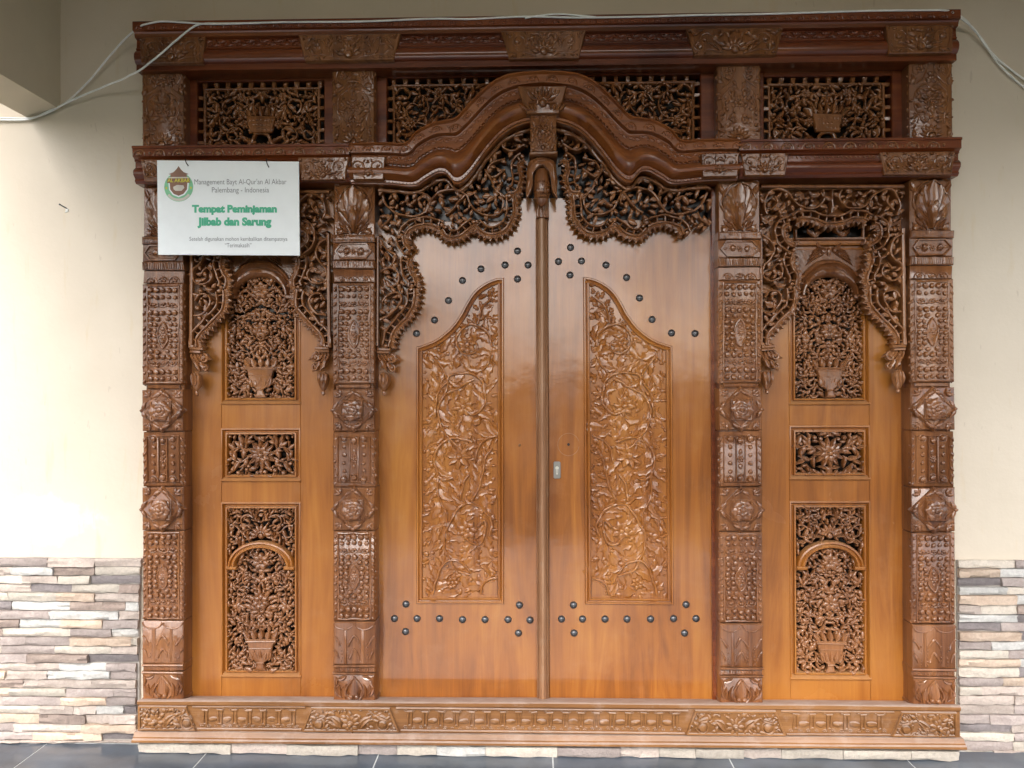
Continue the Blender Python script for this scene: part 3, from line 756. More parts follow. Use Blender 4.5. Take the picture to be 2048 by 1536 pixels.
for i, xc in enumerate(PX):
    rng = random.Random(40+i)
    p = empty('pillar', (xc, 0, zz(1405)), parent=gate)
    m = MB(); box(m, xc-.071, xc+.071, zz(1406), zz(366), -.075, .045, .003); m.build('shaft', W_BEAM if False else W_CARV, p)
    m = MB(); upper_relief(m, xc, zz(128, .07), zz(290, .07), 60+i); m.build('upper_relief_block', W_CARV, p)
    m = MB(); lotus_capital(m, xc, zz(368), zz(469), rng); m.build('lotus_capital', W_CARV, p)
    m = MB(); box(m, xc-HW-.001, xc+HW+.001, zz(484), zz(469), -.02, .068, .004); ribbed(m, xc, zz(470), zz(483.5), .0665, HW-.002); m.build('fluted_band', W_CARV, p)
    m = MB(); cartouche(m, xc, zz(484.5), zz(520), rng); m.build('cartouche', W_CARV, p)
    m = MB(); ribbed(m, xc, zz(520.5), zz(537), .066, HW+.001); m.build('ribbed_band', W_CARV, p)
    m = MB(); box(m, xc-HW+.001, xc+HW-.001, zz(564), zz(538), -.02, .058, .003)
    for s in (-23, 0, 23): scallop(m, xc+s*u, zz(562), 0, 11*u, .058, .006)
    m.build('scalloped_band', W_CARV, p)
    m = MB(); bead_panel(m, xc, zz(565), zz(768), rng); box(m, xc-.060, xc+.060, zz(777), zz(768.5), -.02, .056, .003); m.build('bead_panel', W_CARV, p)
    for (a_, b_) in ((778, 863), (975, 1063)):
        m = MB(); f = MB(); rosette_block(m, f, xc, zz(a_), zz(b_), rng); f.add(m.v[0][:0], []); 
        m.v += f.v; m.f += [tuple(q+m.n for q in t) for t in f.f]; m.n += f.n
        m.build('rosette_block', W_CARV, p)
    m = MB(); barred_block(m, xc, zz(864), zz(974), rng); m.build('barred_bead_block', W_CARV, p)
    m = MB(); bead_panel(m, xc, zz(1064), zz(1243), rng); m.build('bead_panel', W_CARV, p)
    m = MB(); pleated(m, xc, zz(1245), zz(1331), rng); m.build('pleated_block', W_CARV, p)
    m = MB(); box(m, xc-HW-.001, xc+HW+.001, zz(1336), zz(1331.5), -.02, .07, .002); ribbed(m, xc, zz(1336), zz(1347), .060); m.build('ribbed_band', W_CARV, p)
    m = MB(); box(m, xc-HW-.001, xc+HW+.001, zz(1351), zz(1347.5), -.02, .07, .002); lotus_base(m, xc, zz(1351.5), zz(1407), rng); m.build('lotus_base', W_CARV, p)

# --- carved block used on beams
def relief_block(m, x0, x1, z0, z1, d, seed, up_=True, flare=.0, big=1.0, rim=False):
    rng = random.Random(seed); xc = (x0+x1)/2; w = (x1-x0)/2; h = z1-z0
    poly = np.array([(x0+flare, z0), (x1-flare, z0), (x1, z1), (x0, z1)])
    prism(m, poly, 0.0, d, .003); oc = Occ()
    if rim: rings(m, inset_poly(poly, .002), [(0, d), (.001, d+.006), (.006, d+.006), (.008, d)])
    r = min(h*.50, w*.4)*big
    fan(m, xc, z0+h*.22, r, d, 7, .009, -.1, PI+.1); oc.disc(xc, z0+h*.3, r*.85)
    dome(m, xc, z0+h*.22, r*.3, d+.006, .010)
    if w > h*.7:
        vine(m, oc, spiral(xc+w*.62, z0+h*.60, h*.30, -PI*.9, 1.1, -1), .0038, d, .004, mir=xc, raw=True)
        dome(m, xc+w*.62, z0+h*.60, h*.085, d); dome(m, xc-w*.62, z0+h*.60, h*.085, d)
        vine(m, oc, np.array([(xc+w*.18, z0+h*.08), (xc+w*.45, z0+h*.22), (xc+w*.8, z0+h*.25), (xc+w*.93-flare*.4, z0+h*.7)]), .0035, d, .004, mir=xc)
    fill(m, inset_poly(poly, .007), oc, rng, 420, (h*.22, h*.40), .24, d, .008, .003, mir=xc, ratio=.45)

# --- head beam
d0 = .09
za = lambda py: float(at(1000, py-1.0, .1)[1])      # readings taken near the middle of the beam
m = MB()
T = za(36)
P_ = [(T, -.05), (T, .112), (za(38), .118), (za(55), .118), (za(56.5), .108), (za(59), .104), (za(66), .100), (za(68), .085), (za(84), .0872), (za(86), .092), (za(88), .092), (za(90), .088),
      (za(93), .097), (za(99), .106), (za(105), .108), (za(111), .106), (za(117), .097), (za(119), .088), (za(121), .088), (za(131), .0885), (za(132), -.05)]
run_x(m, P_, GX0-.008, GX1+.008, 8)
hb = m.build('head_beam', W_BEAM, gate, 30)
m = MB(); x = GX0+.02; k = 0
while x < GX1-.02:
    scallop(m, x, za(54), 0, 8.5*u, .1175, .005); x += 25*u
x = GX0+.01
while x < GX1: dome(m, x, za(80), .0045, .086, .004, n=6, rg=1); x += .012
x = GX0+.01; i_ = 0
while x < GX1-.02:
    s_ = 1 if i_ % 2 else -1; i_ += 1
    leaf(m, x, za(76)+s_*.002, s_*.45, .030, .014, .0865, .005, -s_*.8, 0, .002); leaf(m, x+.006, za(76), PI-s_*.7, .018, .010, .0865, .005, s_*.5, 0, .002); dome(m, x+.014, za(71 if s_ < 0 else 81), .004, .0865, .004, n=6, rg=1); x += .026
m.build('scallop_row', W_BEAM, hb)
for k, (a_, b_) in enumerate(((281, 412), (598, 802), (1003, 1172), (1372, 1565), (1770, 1905))):
    m = MB(); x0, x1 = xx(a_, .1, 95), xx(b_, .1, 95)
    relief_block(m, x0, x1, za(121), za(67), .112, 300+k, flare=(.026 if 0 < k < 4 else .008)); m.build('carved_block', W_CARV, hb)

# --- transom lights
back = MB(); box(back, GX0+.03, GX1-.03, ZSILL-.02, ZTOP-.04, -.14, -.085); back.build('glass_backing', M_PANE, gate)  # one near-black sheet stands in for glass and the shaded interior behind it
def vase(m, x, z, w, h, d, th=.008):
    p = np.array([(-.20, 0), (.20, 0), (.13, .10), (.09, .22), (.30, .34), (.42, .62), (.46, .78), (.54, .80), (.54, .90), (-.54, .90), (-.54, .80), (-.46, .78), (-.42, .62), (-.30, .34), (-.09, .22), (-.13, .10)])
    prism(m, np.c_[x+p[:, 0]*w, z+p[:, 1]*h], d-th, d+.006, .003)
    tube(m, np.array([(x-.52*w, z+.84*h), (x+.52*w, z+.84*h)]), .0035, d+.006); tube(m, np.array([(x-.40*w, z+.66*h), (x+.40*w, z+.66*h)]), .002, d+.006)
    tube(m, np.array([(x-.12*w, z+.22*h), (x+.12*w, z+.22*h)]), .0035, d+.006)
    for k in range(5): leaf(m, x+(k-2)*.14*w, z+.30*h, PI/2-(k-2)*.16, .32*h, .15*w, d+.005, .004, 0, 0, .003)
    for k in range(5): leaf(m, x+(k-2)*.2*w, z+.88*h, PI/2-(k-2)*.3, .3*h, .22*w, d, .006, 0, 0, th)
def basket(m, x, z, w, h, d, th=.01):
    prism(m, [(x-w*.38, z+h*.35), (x+w*.38, z+h*.35), (x+w*.5, z+h*.8), (x-w*.5, z+h*.8)], d-th, d+.006, .003)
    for k in range(7):
        for j in range(3): dome(m, x+(k-3)*w*.125, z+h*(.43+.13*j), .0055, d+.006, .003, n=6, rg=1)
    tube(m, np.array([(x-w*.4, z+h*.35), (x+w*.4, z+h*.35)]), .004, d+.006)
    for s in (-1, 1):
        leaf(m, x+s*w*.5, z+h*.74, PI/2-s*.4, h*.32, h*.18, d, .006, -s*.9, 0, th); tube(m, smooth([(x, z+h*.34), (x+s*w*.2, z+h*.30), (x+s*w*.33, z+h*.1), (x+s*w*.42, z)], 4), .006, d, th)
    for k in range(5): leaf(m, x+(k-2)*w*.18, z+h*.8, PI/2-(k-2)*.2, h*.3, w*.16, d, .006, 0, 0, th)
def transom(a_, b_, a2, b2, seed, yt, ytop2, scene, z_top=133, center=None):
    d = .004
    X0, X1 = xx(a_, d, 210), xx(b_, d, 210); x0, x1 = xx(a2, d, 210), xx(b2, d, 210)
    Z1 = float(at((a_+b_)/2, yt, d)[1]); Z0 = float(at((a_+b_)/2, 292, d)[1]); z1 = float(at((a_+b_)/2, ytop2, d)[1])
    tp = empty('transom_panel', ((X0+X1)/2, 0, Z0), parent=gate)
    m = MB(); box(m, X0, x0, Z0, Z1+.05, -.05, d, .003); box(m, x1, X1, Z0, Z1+.05, -.05, d, .003); box(m, x0, x1, z1, Z1+.05, -.05, d-.0005, .003)
    m.build('frame', W_BEAM, tp)
    m = MB(); rng = random.Random(seed); g = 13*u; th = .012; dd = -.012
    i0, i1, iz = x0+g, x1-g, z1-g
    tube(m, np.array([(i0, Z0), (i0, iz)]), .005, dd, th); tube(m, np.array([(i1, Z0), (i1, iz)]), .005, dd, th); tube(m, np.array([(i0-.005, iz), (i1+.005, iz)]), .005, dd, th)
    x = x0+g
    while x < x1-g*.5:
        prism(m, [(x-.006, iz), (x+.006, iz), (x+.009, z1), (x-.009, z1)], dd-th, dd+.003, .001); dome(m, x, z1-.006, .008, dd, .006, n=6, th=th); x += 24*u
    z = Z0+.02
    while z < iz:
        for xa, xb in ((x0, i0), (i1, x1)): box(m, xa, xb, z-.006, z+.006, dd-th, dd+.003, .001)
        z += 23*u
    m.build('pierced_border', W_FRET, tp)
    m = MB(); oc = Occ(); xm = (i0+i1)/2 if center is None else center; H = iz-Z0; Wd_ = (i1-i0)/2
    poly = rpoly(i0, i1, Z0, iz)
    ex = ()
    if scene == 'basket':
        bw, bh = 62*u, H*.62
        mb_ = MB(); basket(mb_, xm, Z0+.004, bw, bh, dd+.008); mb_.build('carved_basket', W_FRET, tp); oc.disc(xm, Z0+bh*.5, bw*.45); oc.disc(xm-bw*.3, Z0+bh*.55, bh*.3); oc.disc(xm+bw*.3, Z0+bh*.55, bh*.3)
        for (c, e, f, g_, t_) in (((.50, .20, .20, 2.6, 1.1)), ((.80, .22, .17, 1.0, 1.1)), ((.55, .72, .20, -1.2, 1.1)), ((.84, .68, .16, .5, 1.0)), ((.22, .82, .12, -2.5, .9))):
            pth = spiral(xm+c*Wd_, Z0+e*H, f*Wd_*.85, g_, t_, -1 if e < .5 else 1); vine(m, oc, pth, .004, dd, th, mir=xm, raw=True); sprout(m, oc, pth, rng, dd, .032, 4, .006, th, mir=xm)
        for (c, e) in ((.36, .86), (.30, .40)):
            for s in (-1, 1): flower(m, xm+s*c*Wd_, Z0+e*H, .020, dd, 7, .006, th)
            oc.disc(xm+c*Wd_, Z0+e*H, .017); oc.disc(xm-c*Wd_, Z0+e*H, .017)
    else:
        for (c, e, f, g_, t_) in ((.86, .62, .11, 2.0, 1.1), (.64, .66, .10, .2, 1.1), (.82, .22, .09, 1.0, 1.0), (.48, .72, .08, 2.0, 1), (.93, .86, .06, 0, 1)):
            pth = spiral(xm+c*Wd_, Z0+e*H, f*Wd_, g_, t_, 1); vine(m, oc, pth, .004, dd, th, mir=xm, raw=True); sprout(m, oc, pth, rng, dd, .034, 4, .006, th, mir=xm)
        for (c, e) in ((.70, .90), (.88, .40), (.56, .45)):
            for s in (-1, 1): flower(m, xm+s*c*Wd_, Z0+e*H, .021, dd, 8, .006, th)
            oc.disc(xm+c*Wd_, Z0+e*H, .018); oc.disc(xm-c*Wd_, Z0+e*H, .018)
    fill(m, poly, oc, rng, int(1500*Wd_/.22), (.020, .042), .21, dd, .007, th, mir=xm, ratio=.44, lob=.45)
    m.build('pierced_carving', W_FRET, tp)
transom(362, 668, 394, 648, 71, 147, 162, 'basket')
transom(738, 1434, 774, 1401, 72, 138, 152, 'vine', center=float(at(1086, 210, .0)[0]))
transom(1515, 1826, 1528, 1784, 73, 132, 152, 'basket')

# --- lintel
zl = lambda py: float(at(1000, py-6.5, .1)[1])      # readings near the left end, brought to the middle
def lintel_prof():
    return [(zl(292), -.05), (zl(292), .112), (zl(294), .120), (zl(298), .120), (zl(299), .114), (zl(314), .114), (zl(316), .104), (zl(319), .098), (zl(321), .1), (zl(323), .092), (zl(334), .092),
            (zl(336), .098), (zl(341), .108), (zl(345), .110), (zl(350), .108), (zl(355), .097), (zl(357), .094), (zl(361), .098), (zl(366), .088), (zl(367), -.05)]
lint = empty('lintel', (0, 0, zl(367)), parent=gate)
XA0, XA1 = float(at(700, 320, .1)[0]), float(at(1479, 320, .1)[0])
for (x0, x1) in ((GX0-.010, XA0-.001), (XA1+.001, GX1+.010)):
    m = MB(); run_x(m, lintel_prof(), x0, x1, 3); m.build('moulded_rail', W_BEAM, lint, 30)
m = MB()
for (x0, x1) in ((GX0+.015, XA0), (XA1+.02, GX1)):
    x = x0
    while x < x1-.02: scallop(m, x, zl(313), 0, 12*u, .1135, .005); dome(m, x+20*u, zl(308), .006, .1135, .005, n=6); x += 40*u
x = GX0+.01
while x < GX1:
    if not (XA0 < x < XA1): leaf(m, x, zl(324), -PI/4, .013, .006, .092, .003, 0, 0, .002)
    x += .016
m.build('scallop_row', W_CARV, lint)
for k, (a_, b_) in enumerate(((282, 378), (596, 699), (1481, 1578), (1760, 1911))):
    m = MB(); x0, x1 = xx(a_, .11, 340), xx(b_, .11, 340)
    relief_block(m, x0, x1, zl(365), zl(320), .113, 330+k, flare=.014); m.build('carved_block', W_CARV, lint)

# --- arch moulding
XM = float(at(1085.5, 250, .1)[0])
OUT = [(700.5, 287), (772, 286), (811, 286), (833, 263), (863, 247), (885, 242), (905, 238), (916, 232), (930, 216), (944, 201), (963, 182), (985, 164), (1010, 152), (1040, 146), (1085.5, 143)]
INN = [(700.5, 366), (772, 367), (826, 371), (848, 360), (872, 346), (888, 345), (898, 354), (908, 365), (922, 364), (940, 347), (958, 322), (980, 293), (1010, 263), (1045, 246), (1085.5, 238)]
A = smooth(atl(OUT, .1), 5); B = smooth(atl(INN, .1), 5)
def sym(p): q = p[:-1][::-1].copy(); q[:, 0] = 2*XM-q[:, 0]; return np.r_[p, q]
A, B = sym(A), sym(B)
PF = [(0, .0), (0, .110), (.02, .119), (.05, .121), (.07, .114), (.085, .111), (.25, .111), (.265, .094), (.28, .088), (.48, .0915), (.50, .083), (.515, .083), (.53, .090), (.565, .097), (.61, .113), (.67, .127), (.73, .133), (.79, .129),
      (.85, .114), (.89, .097), (.905, .092), (.92, .098), (.965, .098), (.975, .090), (1.0, .088), (1.0, .0)]
m = MB(); loft(m, A, B, PF)
arch = m.build('arch_moulding', W_ARCH, gate, 35)
m = MB()
mid = resample(A*(1-.215)+B*.215, 38*u); tg = tangents(mid)
for p, t in zip(mid, tg):
    scallop(m, p[0], p[1], math.atan2(t[1], t[0]), 11.5*u, .111, .006)
mid = resample(A*(1-.15)+B*.15, 19*u)
for p in mid[1::2]: dome(m, p[0], p[1], .005, .111, .004, n=6)
mid = resample(A*.53+B*.47, 9*u); tg = tangents(mid)
for p, t in zip(mid, tg): leaf(m, p[0], p[1], math.atan2(t[1], t[0])-.9, .011, .007, .090, .003, 0, 0, .002)
mid = resample(A*.05+B*.95, 7*u)
for p in mid: dome(m, p[0], p[1], .0030, .0975, .003, n=5, rg=1)
mid = resample(A*.65+B*.35, 14*u); tg = tangents(mid)
for i_, (p, t) in enumerate(zip(mid, tg)):
    a_ = math.atan2(t[1], t[0]); s_ = 1 if i_ % 2 else -1
    leaf(m, p[0], p[1], a_+s_*.5, .024, .011, .090, .003, -s_*.8, 0, .002); leaf(m, p[0], p[1], a_+PI-s_*.7, .015, .008, .090, .003, s_*.6, 0, .002)
m.build('scallop_row', W_ARCH, arch)
for k, (a_, b_) in enumerate(((704, 771), (1400, 1476))):
    m = MB(); x0, x1 = xx(a_, .11, 340), xx(b_, .11, 340)
    relief_block(m, x0, x1, zl(367), zl(321), .124, 350+k, flare=.006); m.build('carved_block', W_CARV, arch)
m = MB(); kp = atl([(1053, 228), (1118, 228), (1135, 172), (1036, 172)], .13)
prism(m, kp, .05, .132, .004)
kx, kz = at(1085.5, 207, .135); fan(m, kx, kz, .052, .132, 9, .009, -.1, PI+.1); dome(m, kx, kz, .014, .140, .010)
for s in (-1, 1):
    for k in range(4): leaf(m, kx+s*(.025+.01*k), kz-.025, PI/2-s*(.3+.25*k), .04, .014, .132, .006, s*.6, 0, .004)
for k in range(9): leaf(m, kx+(k-4)*.011, kz+.035-.002*abs(k-4), PI/2-(k-4)*.16, .03, .012, .132, .006, 0, 0, .004)
m.build('keystone', W_CARV, arch)
# hanging post and bud
m = MB(); x0, x1, z0, z1 = rect(1060, 228, 1112, 303, .12); xc = (x0+x1)/2
box(m, x0, x1, z0, z1, -.02, .118, .003); oc = Occ(); rg_ = random.Random(9)
fan(m, xc, z0+.012, .034, .118, 6, .006); oc.disc(xc, z0+.02, .03)
leaf(m, xc, z1-.008, -PI/2, .05, .03, .118, .009, 0, 0, .003)
fill(m, rpoly(x0+.003, x1-.003, z0+.003, z1-.003), oc, rg_, 300, (.016, .028), .24, .118, .007, .003, mir=xc)
box(m, x0-.004, x1+.004, z0-.012, z0, -.02, .122, .003)
post = m.build('hanging_post', W_CARV, arch)
m = MB(); x0, x1, z0, z1 = rect(1052, 312, 1115, 410, .10); xc = (x0+x1)/2; W2 = (x1-x0)/2; V = []; F = []; nr, ns = 12, 12
pr_ = [(0, .0), (.012, .018), (.03, .027), (.06, .031), (.09, .030), (.12, .026), (.135, .020)]
for (zq, r_) in pr_:
    for i in range(ns): V.append((xc+r_*math.cos(2*PI*i/ns), .070+r_*.9*math.sin(2*PI*i/ns), z0+zq))
for k in range(len(pr_)-1):
    for i in range(ns): F.append((k*ns+i, k*ns+(i+1) % ns, k*ns+ns+(i+1) % ns, k*ns+ns+i))
m.add(V, F)
for j in range(5):
    for i in range(7): dome(m, xc+(i-3)*.008+(j % 2)*.004, z0+.03+j*.014, .0042, .070+.9*math.sqrt(max(.0001, .031**2-((i-3)*.008)**2))-.002, .004, n=6, rg=1)
cap = smooth([(xc-W2, z0+.03), (xc-W2*.98, z0+.10), (xc-W2*.85, z1-.02), (xc-W2*.4, z1-.002), (xc, z1), (xc+W2*.4, z1-.002), (xc+W2*.85, z1-.02), (xc+W2*.98, z0+.10), (xc+W2, z0+.03)], 4)
inn = smooth([(xc-W2*.92, z0+.028), (xc-W2*.62, z0+.06), (xc-W2*.55, z0+.11), (xc-W2*.3, z1-.045), (xc, z1-.036), (xc+W2*.3, z1-.045), (xc+W2*.55, z0+.11), (xc+W2*.62, z0+.06), (xc+W2*.92, z0+.028)], 4)
loft(m, cap, inn, [(0, .04), (0, .085), (.15, .098), (.5, .104), (.85, .106), (1, .100), (1, .06)])
tube(m, inn*.9+cap*.1, .003, .104); tube(m, inn*.45+cap*.55, .0022, .102)
m.build('pendant_bud', W_CARV, arch)

# ------------------------------------------------------------------ pierced fretwork
def border(m, edge, pieces, side, d, th=.044, gap=6.6):
    """double rail with little bars across, plus a saw-toothed plate on one side"""
    for p in pieces:
        p = resample(smooth(p, 8), 4*u); t = tangents(p)
        for o in (-gap, gap): tube(m, offset(p, o*u), 2.0*u, d+.002, th)
        for i in range(2, len(p)-1, 4):
            nx_ = np.array([-t[i, 1], t[i, 0]])
            tube(m, np.array([p[i]-nx_*gap*u, p[i]+nx_*gap*u]), 1.7*u, d-.006, th-.01)
        for e in (0, -1): dome(m, p[e, 0], p[e, 1], 4.6*u, d+.001, .006, n=8, th=th)
        o1 = offset(p, side*(gap+1)*u); o2 = offset(p, side*(gap+9)*u)
        loft(edge, o1, o2, [(0, d-th), (0, d-.003), (.5, d+.001), (1, d-.004), (1, d-th)])
        q = resample(o2, 11.5*u); tq = tangents(q)
        for c, tt in zip(q, tq):
            n_ = np.array([-tt[1], tt[0]])*side
            prism(edge, [c-tt*5.2*u-n_*2*u, c+tt*5.2*u-n_*2*u, c+tt*1.2*u+n_*7.5*u], d-th, d-.005, .0008)
            leaf(edge, c[0]-n_[0]*6*u, c[1]-n_[1]*6*u, math.atan2(n_[1], n_[0])-.3*side, 10*u, 5*u, d-.002, .004, .3, 0, .002)
def pend(m, pts_cap, x, z, s, d, scale=1.0, th=.012):
    """capital and hanging bud under a fretwork leg; s = +1 grows towards +x"""
    k = scale*u
    box(m, min(x, x+s*24*k), max(x, x+s*24*k), z-5*k, z, d-th, d+.010, .002); box(m, min(x, x+s*28*k), max(x, x+s*28*k), z+1*k, z+6*k, d-th, d+.013, .002)
    for j in range(5): leaf(m, x+s*(2+6*j)*k, z-5*k, -PI/2+s*(.15+.12*j), 24*k, 8*k, d, .006, s*.7, 0, th)
    tube(m, spiral(x+s*28*k, z-16*k, 10*k, PI/2, 1.15, -s, 18), 2.2*k, d+.002, th); dome(m, x+s*28*k, z-16*k, 3*k, d+.003, th=th)
    tube(m, spiral(x+s*30*k, z-36*k, 7*k, PI/2, 1.1, -s, 14), 2*k, d+.002, th)
    leaf(m, x+s*6*k, z-12*k, -PI/2+s*.3, 34*k, 13*k, d-.001, .006, s*.4, 2, th); leaf(m, x+s*20*k, z-22*k, -PI/2+s*.4, 28*k, 11*k, d-.001, .006, s*.6, 2, th)
    V = []; F = []; ns = 10; pr_ = [(0, .0), (3, 4), (7, 4), (10, 2.6), (14, 6), (22, 10.5), (32, 13), (40, 12), (46, 8), (49, 3)]
    bx, bz = x+s*13*k, z-92*k
    for (q, r_) in pr_:
        for i in range(ns): V.append((bx+r_*k*math.cos(2*PI*i/ns), d-.002+r_*k*.8*math.sin(2*PI*i/ns), bz+q*k))
    for a_ in range(len(pr_)-1):
        for i in range(ns): F.append((a_*ns+i, a_*ns+(i+1) % ns, a_*ns+ns+(i+1) % ns, a_*ns+ns+i))
    m.add(V, F)
    for j in (-1, 0, 1): leaf(m, bx+j*6*k, bz+46*k, -PI/2+j*.1, 26*k, 9*k, d+.013, .006, -j*.3, 0, .004)
def fret(name, regions, pieces, side, vines, flowers, d, seed, edges, xf=lambda p: p, pendl=None, rails=(), nf=1600, size=(.022, .040), gap=.42):
    rng = random.Random(seed)
    root = empty(name, (float(xf(regions[0]).mean(0)[0]), 0, float(xf(regions[0]).min(0)[1])), parent=gate)
    m = MB(); e = MB(); P2 = [xf(p) for p in pieces]; border(m, e, P2, side, d)
    for (p, q) in rails: tube(m, xf(np.array([p, q])), .0065, d, .012)
    m.build('border_rail', W_FRET, root); e.build('toothed_edge', W_FRET, root)
    oc = Occ()
    for p in P2: oc.path(resample(smooth(p, 8), 5*u), 8*u)
    for (p, q) in rails: oc.path(resample(xf(np.array([p, q])), 6*u), 3*u)
    m = MB()
    for v in vines:
        v = resample(smooth(xf(v), 8), 5*u); tube(m, v, 2.3*u*np.linspace(1, .7, len(v)), d+.004, FT); oc.path(v, 2.5*u)
    for v in vines:
        sprout(m, oc, resample(smooth(xf(v), 8), 5*u), rng, d-.001, .029, 4, .004, FT, ratio=.50)
    for f in flowers: oc.disc(*xf(np.array([f[:2]]))[0], f[2]*u*.85)
    for r_ in regions: fill(m, xf(r_), oc, rng, nf, size, gap, d-.002, .004, FT, ratio=.48, lob=.3, bud=.04, jit=.0015)
    m.build('pierced_foliage', W_FRET, root)
    for f in flowers:
        q = xf(np.array([f[:2]]))[0]; m = MB(); flower(m, q[0], q[1], f[2]*u*1.08, d+.007, f[3] if len(f) > 3 else 9, .005, FT, rng.uniform(0, 1), .27); m.build('carved_flower', W_FRET, root)
    if pendl:
        for (x, z, s) in pendl:
            q = xf(np.array([(x, z)]))[0]; m = MB(); pend(m, None, q[0], q[1], s, d); m.build('hanging_bud', W_FRET, root)
    return root
DF = .040
FT = .046
L_ = lambda pts: atl(pts, DF)
# main spandrel, left (mirrored for the right)
reg_main = L_([(757, 376), (826, 378), (850, 366), (880, 352), (895, 362), (907, 374), (930, 370), (958, 332), (992, 284), (1028, 258), (1052, 250), (1052, 312), (1036, 320), (1026, 350), (1022, 380), (1012, 420), (1005, 448), (985, 458), (955, 440), (940, 436), (915, 460), (893, 456), (880, 440), (850, 428), (820, 436), (800, 452), (790, 470), (757, 470)])
pc_main = [L_(p) for p in ([(1044, 312), (1032, 322), (1030, 340), (1033, 360), (1026, 378), (1016, 378)], [(1020, 392), (1020, 415), (1017, 435), (1004, 453), (985, 461), (966, 455), (955, 444)],
                           [(947, 443), (933, 451), (918, 464), (900, 466), (890, 455)], [(884, 450), (868, 443), (845, 441), (825, 446), (810, 456), (803, 470)])]
vn_main = [L_(p) for p in ([(765, 392), (772, 410), (790, 425), (815, 432), (840, 430), (856, 415), (862, 398), (850, 388), (838, 386)], [(850, 425), (862, 400), (880, 384), (905, 379), (930, 388), (940, 405), (950, 420), (975, 431), (1000, 425), (1007, 405), (1000, 388), (985, 372)],
                           [(930, 388), (920, 400), (905, 420), (890, 428)], [(970, 340), (985, 365), (992, 380), (1010, 395)], [(1010, 340), (985, 355), (975, 345), (985, 325), (1010, 318)], [(1048, 290), (1030, 300), (1012, 300), (1004, 285), (1020, 275), (1046, 270)], [(760, 455), (775, 445), (783, 430)])]
fl_main = [(823, 412, 24, 10), (899, 401, 24, 9), (975, 406, 24, 8), (962, 356, 17, 6), (1030, 284, 14, 6)]
rl_main = [(L_([(757, 378)])[0], L_([(757, 472)])[0])]
mirX = lambda p: np.c_[2*XMF-np.asarray(p)[:, 0], np.asarray(p)[:, 1]]
XMF = float(at(1087.5, 400, DF)[0])
arch_lip = B.copy()
fret('arch_fretwork', [reg_main], pc_main, 1, vn_main, fl_main, DF, 501, None, nf=2200)
fret('arch_fretwork', [reg_main], [p[::-1] for p in pc_main], 1, vn_main, fl_main, DF, 502, None, xf=mirX, nf=2200)
for k in (0, 1):    # thin lip under the arch that carries the fretwork
    pass
m = MB(); lip = resample(np.array(B)+np.array([0, -.012]), 5*u); lip = lip[(lip[:, 0] > float(at(757, 370, DF)[0])) & (lip[:, 0] < 2*XM-float(at(757, 370, DF)[0]))]
tube(m, lip, .006, DF+.004, .014); m.build('fretwork_lip', W_FRET, gate)
# left leg of the main opening (the right one is missing)
reg_leg = L_([(757, 474), (795, 474), (800, 500), (812, 520), (800, 545), (818, 572), (806, 600), (800, 625), (770, 655), (757, 690)])
pc_leg = [L_(p) for p in ([(798, 474), (803, 492), (814, 505)], [(812, 514), (808, 528), (812, 545), (822, 560), (823, 572)], [(822, 578), (821, 600), (811, 624), (790, 648), (776, 668), (772, 692)])]
vn_leg = [L_(p) for p in ([(760, 480), (775, 500), (790, 510), (785, 530), (768, 535), (758, 520)], [(760, 545), (778, 535), (797, 548), (795, 568), (775, 572), (768, 558)], [(760, 640), (785, 625), (803, 600), (795, 585), (775, 590), (764, 605)])]
fl_leg = [(778, 552, 15, 7), (780, 605, 18, 8)]
fret('leg_fretwork', [reg_leg], pc_leg, 1, vn_leg, fl_leg, DF, 503, None, nf=1400, pendl=[(*at(755, 702, DF), 1)], rails=[(at(755, 474, DF), at(755, 692, DF))])
